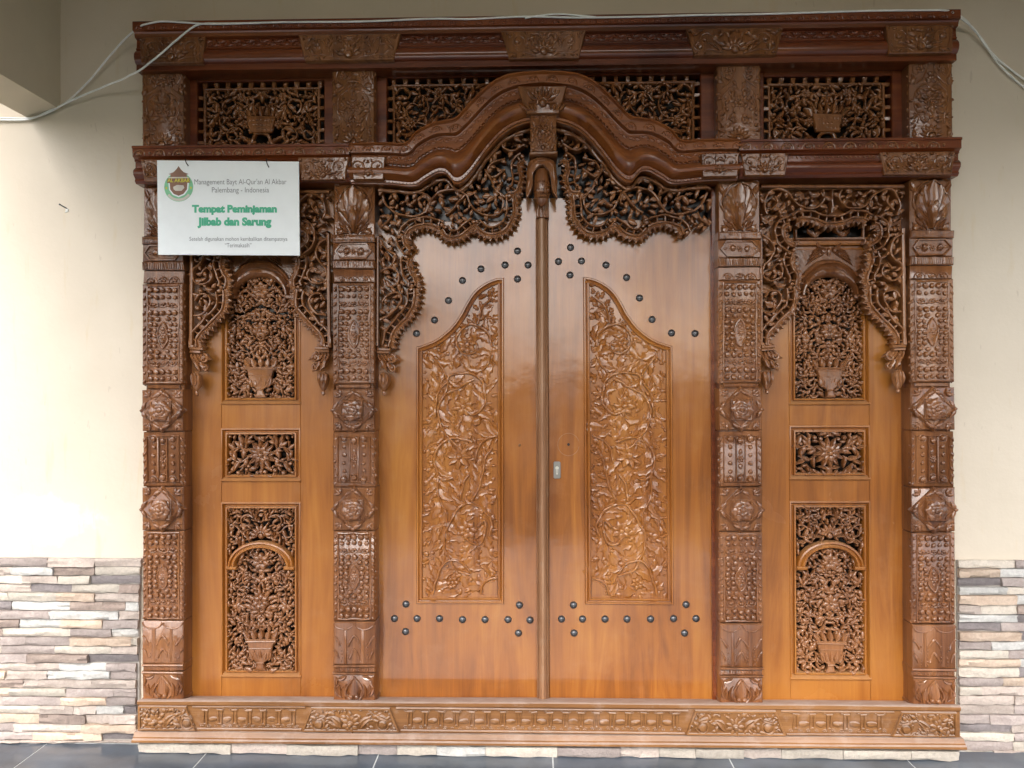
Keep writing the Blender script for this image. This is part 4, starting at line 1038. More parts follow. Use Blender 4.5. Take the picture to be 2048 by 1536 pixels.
# side bays
XB = float(at(1664.5, 600, DF)[0])
def bay_fret(dx, dz, seed):
    sh = lambda p: np.asarray(p)+np.array([dx, dz])
    ms = lambda p: np.c_[2*XB-np.asarray(p)[:, 0], np.asarray(p)[:, 1]]+np.array([dx, dz])
    regl = L_([(1524, 460), (1552, 470), (1565, 490), (1572, 505), (1566, 530), (1572, 555), (1580, 575), (1572, 610), (1552, 630), (1530, 650), (1524, 690)])
    pcl = [L_(p) for p in ([(1577, 440), (1563, 446), (1557, 462), (1562, 482), (1575, 494), (1588, 500)], [(1578, 506), (1575, 522), (1580, 540), (1588, 556), (1584, 568)], [(1580, 575), (1583, 592), (1577, 613), (1557, 634), (1537, 655), (1526, 672), (1526, 690)])]
    vl = [L_(p) for p in ([(1524, 470), (1540, 480), (1548, 500), (1540, 520), (1528, 530), (1526, 550), (1540, 562), (1560, 556), (1565, 540), (1555, 528), (1545, 540)], [(1528, 625), (1548, 622), (1562, 600), (1558, 585), (1540, 582), (1530, 595)], [(1532, 650), (1545, 640), (1556, 620)])]
    fll = [(1545, 543, 13, 7), (1541, 598, 19, 8), (1536, 492, 10, 6)]
    regt = L_([(1522, 376), (1806, 376), (1806, 460), (1770, 460), (1752, 436), (1715, 418), (1690, 424), (1662, 432), (1630, 422), (1605, 420), (1580, 432), (1560, 446), (1522, 460)])
    pct = [L_(p) for p in ([(1588, 436), (1600, 429), (1620, 428), (1645, 436), (1664, 439), (1684, 436), (1708, 428), (1728, 429), (1740, 436)],)]
    vt = [L_(p) for p in ([(1535, 430), (1528, 410), (1538, 385), (1558, 378), (1578, 388), (1595, 408), (1615, 417), (1638, 412), (1650, 395), (1645, 380)], [(1793, 430), (1800, 410), (1790, 385), (1770, 378), (1750, 388), (1733, 408), (1713, 417), (1690, 412), (1678, 395), (1683, 380)], [(1540, 420), (1555, 405), (1550, 392)], [(1788, 420), (1773, 405), (1778, 392)], [(1664, 425), (1664, 400), (1664, 380)])]
    flt = [(1552, 402, 16, 8), (1776, 402, 16, 8), (1621, 393, 15, 8), (1707, 393, 15, 8), (1545, 440, 11, 6), (1783, 440, 11, 6), (1664, 390, 13, 6)]
    fret('bay_fretwork', [regt], [p[::-1] for p in pct], 1, vt, flt, DF, seed, None, xf=sh, nf=1800, rails=[(at(1522, 373, DF), at(1808, 373, DF))])
    fret('bay_leg_fretwork', [regl], pcl, 1, vl, fll, DF, seed+1, None, xf=sh, nf=1300, pendl=[(*at(1521, 697, DF), 1)], rails=[(at(1522, 460, DF), at(1522, 690, DF))])
    fret('bay_leg_fretwork', [regl], [p[::-1] for p in pcl], 1, vl, fll, DF, seed+2, None, xf=ms, nf=1300, pendl=[(*at(1521, 697, DF), -1)], rails=[(at(1522, 460, DF), at(1522, 690, DF))])
bay_fret(0, 0, 520)
XBL = float(at(519.5, 600, DF)[0])
bay_fret(XBL-XB, 0.0, 530)

# ------------------------------------------------------------------ fixed side panels
def vase_carving(m, x0, x1, z0, z1, seed, d=-.016, th=.012, arch=None, vs=1.0, dense=1.0):
    rng = random.Random(seed); xm = (x0+x1)/2; w = (x1-x0)/2; h = z1-z0; oc = Occ()
    vw, vh = w*.84*vs, h*.28*vs; mv = MB(); vase(mv, xm, z0+.002, vw, vh, d+.009, th+.005)
    oc.disc(xm, z0+vh*.75, vw*.45); oc.disc(xm, z0+vh*.3, vw*.22)
    poly = rpoly(x0, x1, z0, z1) if arch is None else arch
    for (c, e, f, a0, t_, s) in ((.62, .12, .24, 2.2, 1.0, 1), (.60, .34, .26, 3.2, 1.0, -1), (.55, .62, .27, 2.4, 1.0, -1), (.40, .76, .22, -1.2, 1.0, 1)):
        q = spiral(xm+c*w, z0+e*h, f*w, a0, t_, s)
        if not inside(poly, q).all(): continue
        vine(m, oc, q, .0028, d+.001, th, mir=xm, raw=True); sprout(m, oc, q, rng, d, .026, 3, .006, th, mir=xm)
        dome(m, xm+c*w, z0+e*h, .007, d+.004, th=th); dome(m, xm-c*w, z0+e*h, .007, d+.004, th=th)
    for (e, r_) in ((.56, .032), (.89, .034)):
        flower(m, xm, z0+e*h, r_, d+.008, 7, .007, th+.004, PI/2); fan(m, xm, z0+e*h-.016, r_*1.15, d+.005, 5, .006, .4, PI-.4, th); oc.disc(xm, z0+e*h, r_*.85)
        for s in (-1, 1): leaf(m, xm, z0+e*h-.03, PI/2+s*.9, .05, .018, d+.002, .007, -s*.6, 2, th)
    fill(m, poly, oc, rng, int(2600*dense), (.018, .036), .21, d, .006, th, mir=xm, ratio=.46, lob=.45, bud=.10, jit=.004)
    return mv
def side_panel(dx, rects, seed, yt):
    """one fixed leaf: stiles and rails, three mouldings, three pierced carvings"""
    (sx0, sx1), (tx, mx, bx) = rects
    d = -.012
    X0, X1 = xx(sx0, d, 900), xx(sx1, d, 900)
    R3 = [rect(*q, d) for q in (tx, mx, bx)]
    xl, xr = min(r[0] for r in R3), max(r[1] for r in R3); xl = R3[1][0]; xr = R3[1][1]
    R3 = [(xl, xr, r[2], r[3]) for r in R3]
    zb, zt_ = zz(1402, d, (sx0+sx1)/2), zz(yt, d, (sx0+sx1)/2)
    root = empty('side_panel', ((X0+X1)/2, 0, zb), parent=gate)
    for (a_, b_) in ((X0, xl), (xr, X1)):
        m = MB(); box(m, a_+.0002, b_-.0002, zb, zt_, -.05, d, .0015); m.build('stile', W_PANEL, root)
    zs = [zt_, zz(446, d, (sx0+sx1)/2), zz(475, d, (sx0+sx1)/2), R3[0][3], R3[0][2], R3[1][3], R3[1][2], R3[2][3], R3[2][2], zb]
    for k in range(0, 10, 2):
        m = MB(); box(m, xl+.0002, xr-.0002, zs[k+1], zs[k], -.05, d-.0006, .0015); m.build('rail', W_PANEL, root)
    pf = [(-.003, d-.002), (0, d+.003), (.004, d+.004), (.006, d-.004), (.010, d-.010), (.014, d-.010), (.016, d+.002), (.021, d+.003), (.024, d-.004), (.0245, -.05)]
    for k, r in enumerate(R3):
        m = MB(); rings(m, rpoly(r[0], r[1], r[2], r[3]), pf); run_x(m, [(r[2]-.001, d+.007), (r[2]+.002, d+.0085), (r[2]+.017, d-.009), (r[2]+.017, -.05), (r[2]-.001, -.05)], r[0]-.002, r[1]+.002); m.build('moulding', W_PANEL, root)
    g = .0235
    # upper panel
    x0, x1, z0, z1 = R3[0][0]+g, R3[0][1]-g, R3[0][2]+g, R3[0][3]-.010; xm = (x0+x1)/2; w = (x1-x0)/2
    zc = zz(590, d, (sx0+sx1)/2)
    m = MB(); o_ = ell(xm, zc, w*.98, .132, PI, 0, 21); i_ = ell(xm, zc-.004, w*.72, .070, PI, 0, 21)
    loft(m, o_, i_, [(0, -.03), (0, -.006), (.10, .004), (.22, .006), (.34, -.006), (.42, -.008), (.5, .002), (.62, .012), (.75, .013), (.9, .004), (1, -.008), (1, -.03)])
    for s in (-1, 1): box(m, min(xm+s*w*.72, xm+s*w*1.0), max(xm+s*w*.72, xm+s*w*1.0), zc-.016, zc-.001, -.03, .004, .003)
    m.build('arch_moulding', W_CARV, root)
    m = MB(); po = list(map(tuple, ell(xm, zc, w*.95, .128, PI, 0, 21))); sp = np.array([(x0-.002, zc-.02)]+[(x0-.002, z1)]+[(x1+.002, z1)]+[(x1+.002, zc-.02)]+po[::-1])
    prism(m, sp, -.05, -.010); oc = Occ()
    for s in (-1, 1):
        for k in range(4): leaf(m, xm+s*.010, z1-.006-.004*k, (0 if s > 0 else PI)-s*(.12+.1*k), .06+.012*k, .016, -.010, .010, -s*.45, 0, .003)
        dome(m, xm+s*.020, z1-.016, .010, -.008, .010); dome(m, xm+s*.036, z1-.030, .006, -.008, .007)
        leaf(m, xm+s*.018, z1-.012, PI/2-s*1.2, .04, .02, -.010, .010, s*1.2, 0, .003)
        for k in range(3): leaf(m, xm+s*(w*.98), zc+.01+.022*k, PI/2+s*.3, .03, .014, -.010, .008, s*.5, 0, .003)
    leaf(m, xm, z1-.036, PI/2, .034, .018, -.010, .009, 0, 0, .003)
    m.build('carved_spandrel', W_CARV, root)
    m = MB(); ap = np.r_[[(x0, z0), (x1, z0), (x1, zc-.012)], ell(xm, zc-.004, w*.74, .072, 0, PI, 15), [(x0, zc-.012)]]
    mv = vase_carving(m, x0, x1, z0, zc+.066, seed, arch=ap, dense=1.5); m.build('pierced_carving', W_FRET, root); mv.build('carved_vase', W_FRET, root)
    for s in (-1, 1):
        pass
    # middle panel: one open flower among leaves
    x0, x1, z0, z1 = R3[1][0]+g, R3[1][1]-g, R3[1][2]+g, R3[1][3]-g; zc = (z0+z1)/2; w = (x1-x0)/2
    m = MB(); oc = Occ(); rng = random.Random(seed+7); dd = -.016
    mf_ = MB(); flower(mf_, xm, zc, .058, dd, 12, .007, .012, .1, .2); flower(mf_, xm, zc, .036, dd+.008, 8, .006, .01, .3, .36); mf_.build('carved_flower', W_FRET, root); oc.disc(xm, zc, .050)
    for k in range(5): dome(m, xm+.009*math.cos(k*1.257), zc+.009*math.sin(k*1.257), .003, dd+.021, n=6, rg=1)
    for sz in (-1, 1):
        v = np.array([(xm+.05, zc+sz*.012), (xm+w*.65, zc+sz*.028), (xm+w*.95, zc+sz*.012)]); vine(m, oc, v, .004, dd, .012, mir=xm); sprout(m, oc, resample(smooth(v, 6), .008), rng, dd, .036, 2, .007, .012, mir=xm)
    fill(m, rpoly(x0-.004, x1+.004, z0-.004, z1+.004), oc, rng, 900, (.024, .044), .24, dd, .008, .012, mir=xm, ratio=.42, lob=.5); m.build('pierced_carving', W_FRET, root)
    # lower panel: fan of leaves over an arch, vase beneath
    x0, x1, z0, z1 = R3[2][0]+g, R3[2][1]-g, R3[2][2]+g, R3[2][3]-g; w = (x1-x0)/2; zc = z1-.215
    m = MB(); o_ = ell(xm, zc, w*1.0, .094, PI, 0, 21); i_ = ell(xm, zc, w*.74, .066, PI, 0, 21)
    loft(m, o_, i_, [(0, -.03), (0, -.010), (.12, .0), (.3, .002), (.42, -.006), (.5, -.004), (.62, .004), (.8, .004), (1, -.010), (1, -.03)])
    for s in (-1, 1): box(m, min(xm+s*w*.70, xm+s*w*1.02), max(xm+s*w*.70, xm+s*w*1.02), zc-.012, zc, -.03, .004, .003)
    m.build('arch_moulding', W_PANEL, root)
    m = MB(); rng = random.Random(seed+9); oc = Occ(); oc.path(resample(o_, .01), .006)
    fan(m, xm, zc+.112, .045, dd+.002, 7, .007, .05, PI-.05, .012); oc.disc(xm, zc+.13, .03)
    for (c, e, a0, s) in ((.45, .165, 2.6, -1), (.82, .125, 1.0, 1)):
        q = spiral(xm+c*w, zc+e, w*.24, a0, 1.1, s); vine(m, oc, q, .0036, dd+.002, .012, mir=xm, raw=True); sprout(m, oc, q, rng, dd, .026, 4, .006, .012, mir=xm)
    top = np.r_[[(x0, zc+.01)], o_[1:-1], [(x1, zc+.01), (x1, z1), (x0, z1)]]
    fill(m, top, oc, rng, 2200, (.020, .040), .18, dd, .008, .012, mir=xm, ratio=.36, lob=.5)
    ap = np.r_[[(x0, z0), (x1, z0), (x1, zc-.012)], ell(xm, zc-.002, w*.74, .070, 0, PI, 15), [(x0, zc-.012)]]
    mv = vase_carving(m, x0, x1, z0, zc+.066, seed+11, arch=ap, dense=1.6); m.build('pierced_carving', W_FRET, root); mv.build('carved_vase', W_FRET, root)
side_panel(0, ((372, 669), ((443, 494, 601, 808), (443, 857, 601, 962), (443, 1005, 602, 1353))), 610, 372)
side_panel(0, ((1516, 1815), ((1579, 488, 1739, 809), (1579, 852, 1739, 959), (1583, 1003, 1743, 1358))), 640, 372)
# narrow pierced slot above each upper panel
for (a_, b_, sd_) in ((446, 592, 1), (1590, 1728, 2)):
    m = MB(); x0, x1, z0, z1 = rect(a_, 440, b_, 478, .0); rings(m, rpoly(x0, x1, z0, z1), [(-.004, -.012), (0, .002), (.006, .002), (.008, -.008)])
    for k in range(2):
        for s in (-1, 1): leaf(m, x0+(x1-x0)*(.3+.4*k), z0+.012, PI/2+s*1.0, .042, .018, -.008, .006, -s*.6, 2, .002); leaf(m, x0+(x1-x0)*(.3+.4*k), z0+.008, PI/2+s*.35, .03, .014, -.008, .006, 0, 0, .002)
    m.build('slot_panel', W_CARV, gate)

# ------------------------------------------------------------------ sill
SX0, SX1 = GX0-.002, GX1+.004
zs = lambda py, d=.09: float(at(1000, py, d)[1])
sill = empty('sill', (0, 0, ZFOOT), parent=gate)
m = MB(); run_x(m, [(zs(1466), -.06), (zs(1466), .094), (zs(1416), .094), (zs(1412), .100), (zs(1405.5), .100), (zs(1404.5), .096), (zs(1404, .09), .090), (zz(1402, -.012, 1000), -.06)], SX0, SX1, 6); m.build('tread', W_SILL, sill, 25)
m = MB(); run_x(m, [(zs(1485), -.02), (zs(1485), .116), (zs(1483), .122), (zs(1479), .122), (zs(1477), .114), (zs(1474), .114), (zs(1472), .110), (zs(1468), .106), (zs(1466), .103), (zs(1465.8), -.02)], SX0-.008, SX1+.008, 6); m.build('ledge', W_SILL, sill, 25)
blk = ((277, 392), (603, 800), (1370, 1572), (1782, 1913))
for k, (a_, b_) in enumerate(blk):
    x0, x1 = xx(a_, .1, 1440), xx(b_, .1, 1440); z0, z1 = zs(1464.5), zs(1415); h = z1-z0; xc = (x0+x1)/2
    m = MB(); fl = .035
    poly = np.array([(x0+(0 if k == 0 else 0), z0), (x1, z0), (x1-(fl if k < 3 else 0), z1), (x0+(fl if k > 0 else 0), z1)])
    prism(m, poly, .05, .099, .002); rings(m, inset_poly(poly, .001), [(0, .099), (.001, .105), (.006, .105), (.008, .099)])
    xf_ = xc if 0 < k < 3 else (x0+.062 if k == 0 else x1-.062)
    oc = Occ(); rng = random.Random(700+k)
    flower(m, xf_, z0+.030, .034, .099, 9, .007, .003, 0, .42); dome(m, xf_, z0+.03, .008, .115, .005); oc.disc(xf_, z0+.03, .03)
    for s in (-1, 1):
        cx = xf_+s*.062
        if x0+.01 < cx < x1-.01:
            leaf(m, xf_+s*.036, z0+.012, PI/2-s*.3, .062, .03, .099, .010, -s*1.2, 0, .003); oc.disc(cx-s*.012, z0+.05, .014)
        cx = xf_+s*.115
        if x0+.01 < cx < x1-.01:
            dome(m, cx, z0+.027, .017, .099, .012, n=10); tube(m, spiral(cx, z0+.027, .024, PI if s < 0 else 0, .8, -s, 14, .8), .004, .1, .003); oc.disc(cx, z0+.027, .022)
            leaf(m, cx-s*.02, z0+.055, (0 if s > 0 else PI)-s*.1, .045, .02, .099, .010, -s*.5, 0, .003)
    fill(m, inset_poly(poly, .008), oc, rng, 300, (.016, .030), .22, .099, .008, .003, ratio=.5)
    m.build('carved_block', W_SILL, sill)
for k in range(3):
    x0 = xx(blk[k][1], .1, 1440)+.006; x1 = xx(blk[k+1][0], .1, 1440)-.006; z0, z1 = zs(1464), zs(1417)
    n_ = max(3, int(round((x1-x0)/(31*u)))); m = MB(); st_ = (x1-x0)/n_
    for j in range(n_):
        xa = x0+st_*(j+.5)
        for s in (-1, 1): tube(m, np.array([(xa+s*.0062, z0+.022), (xa+s*.0062, z1-.012)]), .0042, .096, .003)
        tube(m, np.array([(xa-.011, z1-.012), (xa+.011, z1-.012)]), .004, .097); tube(m, np.array([(xa-.009, z0+.024), (xa+.009, z0+.024)]), .003, .097)
        pp = np.array([(xa+.012, z0+.040), (xa+st_-.012, z0+.040)]) if j < n_-1 else None
        if pp is not None:
            q = np.linspace(pp[0], pp[1], 5); tube(m, q, [.006, .0095, .0105, .0095, .006], .094, .002, .8)
        for t_ in (-.25, .25): scallop(m, xa+t_*st_, z0+.010, 0, .011, .094, .005); 
        for t_ in (-.25, .25): scallop(m, xa+t_*st_, z1-.003, PI, .009, .094, .004)
    tube(m, np.array([(x0-.004, z0+.004), (x1+.004, z0+.004)]), .0035, .096); tube(m, np.array([(x0-.02, z1), (x1+.02, z1)]), .0035, .096)
    m.build('baluster_relief', W_SILL, sill)

# ------------------------------------------------------------------ THE TWO DOOR LEAVES
DD = -.020
ST_UL = [(1035, 502), (1010, 530), (1056, 530), (1035, 558), (962, 538), (925, 561), (897, 601), (869, 640), (833, 667)]
ST_UR = [(1141, 495), (1117, 523), (1163, 522), (1140, 550), (1212, 530), (1253, 555), (1279, 596), (1304, 639), (1343, 666), (1390, 667)]
ST_LL = [(812, 1208), (789, 1237), (834, 1237), (811, 1263), (879, 1237), (925, 1239), (970, 1239), (1016, 1239), (1060, 1240), (1039, 1210), (1037, 1266)]
ST_LR = [(1147, 1210), (1123, 1238), (1165, 1238), (1148, 1266), (1210, 1238), (1254, 1238), (1301, 1238), (1347, 1237), (1392, 1237), (1372, 1209), (1369, 1266)]
OUTL = [(1008, 1207), (1008, 556), (990, 558), (968, 568), (948, 584), (933, 606), (919, 632), (900, 657), (874, 678), (852, 688), (833, 694), (833, 1207)]
VD = [[(984, 692), (976, 668), (947, 649), (920, 662), (913, 680), (921, 701), (935, 709), (949, 703), (955, 690), (945, 680)], [(957, 648), (959, 630), (968, 612), (984, 596)],
      [(972, 796), (965, 765), (951, 751), (926, 746), (902, 751), (893, 765)], [(947, 758), (914, 777), (888, 793), (877, 817), (879, 842), (890, 866), (907, 885), (925, 900)],
      [(926, 818), (942, 829), (958, 824), (969, 810), (972, 796)], [(867, 716), (881, 732), (893, 753), (895, 774), (888, 793)], [(870, 835), (872, 810), (876, 788), (885, 772), (893, 765)],
      [(945, 885), (914, 875), (890, 883), (874, 900), (869, 919), (873, 940), (877, 958), (875, 980), (882, 1005), (893, 1025), (891, 1050)], [(877, 953), (893, 959), (907, 956)],
      [(979, 1071), (984, 1048), (970, 1022), (947, 1008), (923, 1010), (908, 1030), (898, 1050), (890, 1066), (889, 1094), (900, 1120)], [(955, 1052), (968, 1040), (971, 1060), (961, 1087), (942, 1085), (930, 1072)],
      [(865, 1188), (872, 1165), (876, 1150), (886, 1130), (900, 1120), (925, 1125), (942, 1146)], [(900, 1120), (912, 1138), (942, 1150)], [(982, 709), (975, 728), (962, 745)],
      [(945, 1000), (958, 975), (966, 945), (972, 915), (984, 895)], [(922, 1000), (926, 970), (938, 950)], [(990, 870), (970, 880), (955, 900), (950, 925)]]
FD = [(935, 690, 17, 7), (928, 812, 20, 8), (918, 912, 24, 8), (935, 1060, 18, 7), (905, 1165, 12, 6)]
XD = float(at(1088, 900, DD)[0])
def door_leaf(right):
    fx = (lambda p: np.c_[2*XD-np.asarray(p)[:, 0], np.asarray(p)[:, 1]]) if right else (lambda p: np.asarray(p))
    xa, xb = (xx(1097, DD), xx(1427, DD)) if right else (xx(753, DD), xx(1086, DD))
    zb, zt_ = zz(1397, DD, 1088), zz(396, DD, 1088)
    root = empty('door_leaf', ((xa+xb)/2, -DD, zb), 'right varnished wooden door leaf with keyhole plate and carved vine panel' if right else 'left varnished wooden door leaf with centre strip and carved vine panel', 'door', 'pair of carved door leaves')
    m = MB(); zl_ = zz(441, DD, 1088); xi, xo = fx(np.array([at(1036, 420, DD), at(1008, 420, DD)]))[:, 0]
    bp = [(xa, zb), (xb, zb), (xb, zt_), (xi, zt_), (xo, zl_), (xa, zl_)] if not right else [(xa, zb), (xb, zb), (xb, zl_), (xo, zl_), (xi, zt_), (xa, zt_)]
    prism(m, bp, DD-.035, DD, .002); m.build('board', W_DOOR, root)
    o_ = atl(OUTL, DD); o_ = np.r_[o_[:2], smooth(o_[1:11], 4)[1:], o_[11:]]; o_ = fx(o_)
    pf = [(-.001, DD-.004), (0, DD+.006), (.003, DD+.011), (.007, DD+.011), (.010, DD+.005), (.012, DD+.004), (.015, DD+.010), (.019, DD+.012), (.022, DD+.010), (.024, DD+.001)]
    m = MB(); rings(m, o_, pf); m.build('panel_moulding', W_DOOR, root, 30)
    gp = inset_poly(o_ if np.sum(o_[:, 0]*np.roll(o_[:, 1], -1)-np.roll(o_[:, 0], -1)*o_[:, 1]) > 0 else o_[::-1], .0235)
    m = MB(); prism(m, gp, DD-.004, DD+.0012); oc = Occ(); rng = random.Random(900+right); d = DD+.0012
    VP = [resample(smooth(fx(atl(v, DD)), 8), .007) for v in VD]
    for p in VP: oc.path(p, .004)
    for f in FD:
        q = fx(np.array([at(f[0], f[1], DD)]))[0]; oc.disc(q[0], q[1], f[2]*u*.8)
    sc = fx(np.array([at(994, 1188, DD)]))[0]; t_ = np.linspace(PI/2, PI, 9) if not right else np.linspace(0, PI/2, 9)
    oc.disc(sc[0], sc[1], .06)
    ip = inset_poly(gp, .003)
    for p in VP:                                   # paired acanthus leaves following each stem
        tg = tangents(p)
        for i in range(2, len(p)-1, 6):
            for s_ in (-1, 1):
                L = rng.uniform(.055, .085); an = math.atan2(tg[i, 1], tg[i, 0])+s_*rng.uniform(.45, .75); cu = s_*rng.uniform(.3, .9)
                c = p[i]+.55*L*np.array([math.cos(an+.4*cu), math.sin(an+.4*cu)]); e_ = p[i]+L*np.array([math.cos(an+.5*cu), math.sin(an+.5*cu)])
                ds = np.hypot(*(oc.p-c).T)-oc.r; far = np.hypot(*(oc.p-p[i]).T) > .03
                if (ds[far].min() if far.any() else 1) < .010: continue
                if not inside(ip, np.array([e_]))[0]: L *= .6
                leaf(m, p[i, 0], p[i, 1], an, L, L*.50, d, .0055, cu, 3, .002); oc.add([c], L*.22, [math.cos(an), math.sin(an)])
    fill(m, ip, oc, rng, 2200, (.055, .090), .24, d, .0065, .002, ratio=.58, lob=.9, bud=.03, jit=.0, spread=.4)
    fill(m, ip, oc, rng, 1500, (.024, .042), .22, d, .006, .002, ratio=.6, lob=.3, bud=.14, jit=.0, spread=.4)
    for p in VP: tube(m, p, .0054*np.linspace(1, .75, len(p)), d+.007, .009)
    tube(m, np.c_[sc[0]+.062*np.cos(t_), sc[1]+.062*np.sin(t_)], .005, d+.005, .006)
    for a_ in t_: dome(m, sc[0]+.052*math.cos(a_), sc[1]+.052*math.sin(a_), .0035, d+.004, n=6, rg=1)
    prism(m, np.r_[[sc], np.c_[sc[0]+.056*np.cos(t_), sc[1]+.056*np.sin(t_)]], d-.002, d+.005)
    rel = m.build('vine_relief', W_RELF, root)
    for f in FD:
        q = fx(np.array([at(f[0], f[1], DD)]))[0]; m = MB(); flower(m, q[0], q[1], f[2]*u*1.15, d+.004, f[3], .007, .004, rng.uniform(0, 1), .3); m.build('carved_flower', W_RELF, rel)
    s0 = None
    for (px, py) in (ST_UR+ST_LR if right else ST_UL+ST_LL):
        q = at(px, py, DD)
        if s0 is None:
            m = MB(); dome(m, q[0], q[1], 7.6*u, DD, .0105, n=16, rg=5, th=.001); s0 = m.build('stud', M_METAL, root, 60); s0q = q
        else:
            s = s0.copy(); C.objects.link(s); s.location = s0.location+Vector((q[0]-s0q[0], 0, q[1]-s0q[1]))
    if not right:
        x0, x1 = xx(1072.5, 0), xx(1096.5, 0); xc = (x0+x1)/2; w = (x1-x0)/2
        za_, zb_ = zz(438, .01, 1085), zz(1402, .01, 1085)
        pf = [(-1, DD), (-1, .002), (-.86, .007), (-.70, .004), (-.62, .012), (-.42, .021), (-.15, .026), (.15, .026), (.42, .021), (.62, .012), (.70, .004), (.86, .007), (1, .002), (1, DD)]
        V = [(xc+a_*w, b_, z) for z in (zb_, za_) for (a_, b_) in pf]; k = len(pf)
        m = MB(); m.add(V, [(i, i+1, k+i+1, k+i) for i in range(k-1)]+[tuple(range(k)), tuple(range(k, 2*k))[::-1]]); m.build('centre_strip', W_STRP, root, 25)
        m = MB(); box(m, x0+.002, x1+.004, za_+.0005, za_+.062, DD, .034, .004)
        for j in range(3): tube(m, np.array([(x0+.012+j*.011, za_+.003), (x0+.012+j*.011, za_+.058)]), .0035, .034)
        m.build('strip_cap', W_CARV, root)
    if right:
        q = at(1114, 940, DD); m = MB(); p = [(q[0]+.0135*cx+.012*0, q[1]+.032*cz) for cx, cz in ((-1, -.85), (-.7, -1), (.7, -1), (1, -.85), (1, .85), (.7, 1), (-.7, 1), (-1, .85))]
        prism(m, p, DD-.002, DD+.004, .0015); lp = m.build('lock_plate', M_STEEL, root)
        m = MB(); V = ell(q[0], q[1]+.008, .0065, .0065, -.9, PI+.9, 11); prism(m, np.r_[V, [(q[0]-.0032, q[1]-.016), (q[0]+.0032, q[1]-.016)]], DD, DD+.0052, .0006); m.build('lock_cylinder', plain('lock_brass', (.48, .46, .40), .4, .6), lp)
        m = MB(); box(m, q[0]-.0008, q[0]+.0008, q[1]-.012, q[1]+.004, DD, DD+.0058); m.build('key_slot', M_HOLE, lp)
        q = at(1137, 889, DD); m = MB(); prism(m, ell(q[0], q[1], .005, .0055, 0, 2*PI, 11)[:-1], DD-.004, DD+.0006); m.build('keyhole', M_HOLE, root)
        q = at(1137, 889, DD); m = MB(); tube(m, ell(q[0], q[1], .040, .042, .3, 2*PI-.2, 25), .0011, DD-.0006, .001); m.build('old_escutcheon_mark', W_STRP, root)
    else:
        q = at(1040, 890, DD); m = MB(); dome(m, q[0], q[1], .0055, DD, .002, n=8, th=.001); m.build('filled_hole', W_SILL, root)
door_leaf(False); door_leaf(True)
# door jambs beside the leaves
for (a_, b_) in ((745, 757), (1423, 1440)):
    m = MB(); box(m, xx(a_, -.01), xx(b_, -.01)-.003, zz(1400, 0), zz(372, 0), -.06, -.004, .003); m.build('jamb', W_BEAM, gate)
for (a_, b_) in ((360, 375), (1806, 1826)):
    m = MB(); box(m, xx(a_, -.01), xx(b_, -.01), zz(1400, 0), zz(372, 0), -.06, .0, .003); m.build('jamb', W_BEAM, gate)

# ------------------------------------------------------------------ hanging sign board
SD = .135
sg = empty('sign_board', (*[float(v) for v in (at(457, 416, SD)[0], -SD)], float(at(457, 511, SD)[1])), 'white rectangular notice board with green lettering and round crest, hung on the left lintel', 'sign')
m = MB(); cr = atl([(316, 509.5), (599.5, 511), (597.5, 323), (314, 320.5)], SD); prism(m, cr, SD-.005, SD, .0006); m.build('board', M_SIGN, sg, 30)
def lettering(txt, px0, py0, px1, py1, mat, name='lettering', off=0.0, sx=1.0, z=.0008):
    cu = bpy.data.curves.new(name, 'FONT'); cu.body = txt; cu.size = 1; cu.offset = off; cu.resolution_u = 3
    t = bpy.data.objects.new(name, cu); C.objects.link(t); bpy.context.view_layer.update()
    me = bpy.data.meshes.new_from_object(t.evaluated_get(bpy.context.evaluated_depsgraph_get()))
    V = np.array([v.co for v in me.vertices]); F = [tuple(p.vertices) for p in me.polygons]
    bpy.data.objects.remove(t); bpy.data.curves.remove(cu); bpy.data.meshes.remove(me)
    lo, hi = V.min(0), V.max(0); uu = (V[:, 0]-lo[0])/(hi[0]-lo[0]); vv = (V[:, 1]-lo[1])/(hi[1]-lo[1])
    a_, b_ = at(px0, py1, SD), at(px1, py0, SD)
    tilt = .0075*(b_[0]-a_[0])
    m = MB(); m.add(np.c_[a_[0]+uu*(b_[0]-a_[0]), np.full(len(V), SD+z), a_[1]+vv*(b_[1]-a_[1])-(uu-.5)*tilt], F); return m.build(name, mat, sg)
lettering("Management Bayt Al-Qur'an Al Akbar", 389, 357, 573, 373, M_INKG, off=-.004)
lettering("Palembang - Indonesia", 424, 374, 538, 389, M_INKG, off=-.004)
lettering("Tempat Peminjaman", 384, 409, 554, 431, M_INKGR, off=.06)
lettering("Jilbab dan Sarung", 395, 434, 543, 457, M_INKGR, off=.06)
lettering("Setelah digunakan mohon kembalikan ditempatnya", 379, 473, 575, 485, M_INKG)
lettering("\u201cTerimakasih\u201d", 450, 486, 503, 495, M_INKG)
lc = at(357.5, 374, SD); r0 = 29.5*u*.975
crest = MB(); prism(crest, ell(lc[0], lc[1], r0, r0, 0, 2*PI, 33)[:-1], SD-.001, SD+.0008); crest = crest.build('crest', M_LOGOG, sg)
def cp(poly, mat, z, name):
    m = MB(); prism(m, poly, SD, SD+z); m.build(name, mat, crest)
k = u*.975
q = lambda L: [(lc[0]+a_*k, lc[1]-b_*k) for a_, b_ in L]
cp(ell(lc[0], lc[1], r0*.97, r0*.97, PI*1.2, PI*1.8, 15).tolist()+ell(lc[0], lc[1], r0*.80, r0*.80, PI*1.8, PI*1.2, 15).tolist(), M_LOGOP, .0012, 'ring_band')
cp(q([(-21, -8), (21, -8), (19.5, 6), (12, 16), (0, 21), (-12, 16), (-19.5, 6)]), M_SIGN, .0012, 'shield_edge')
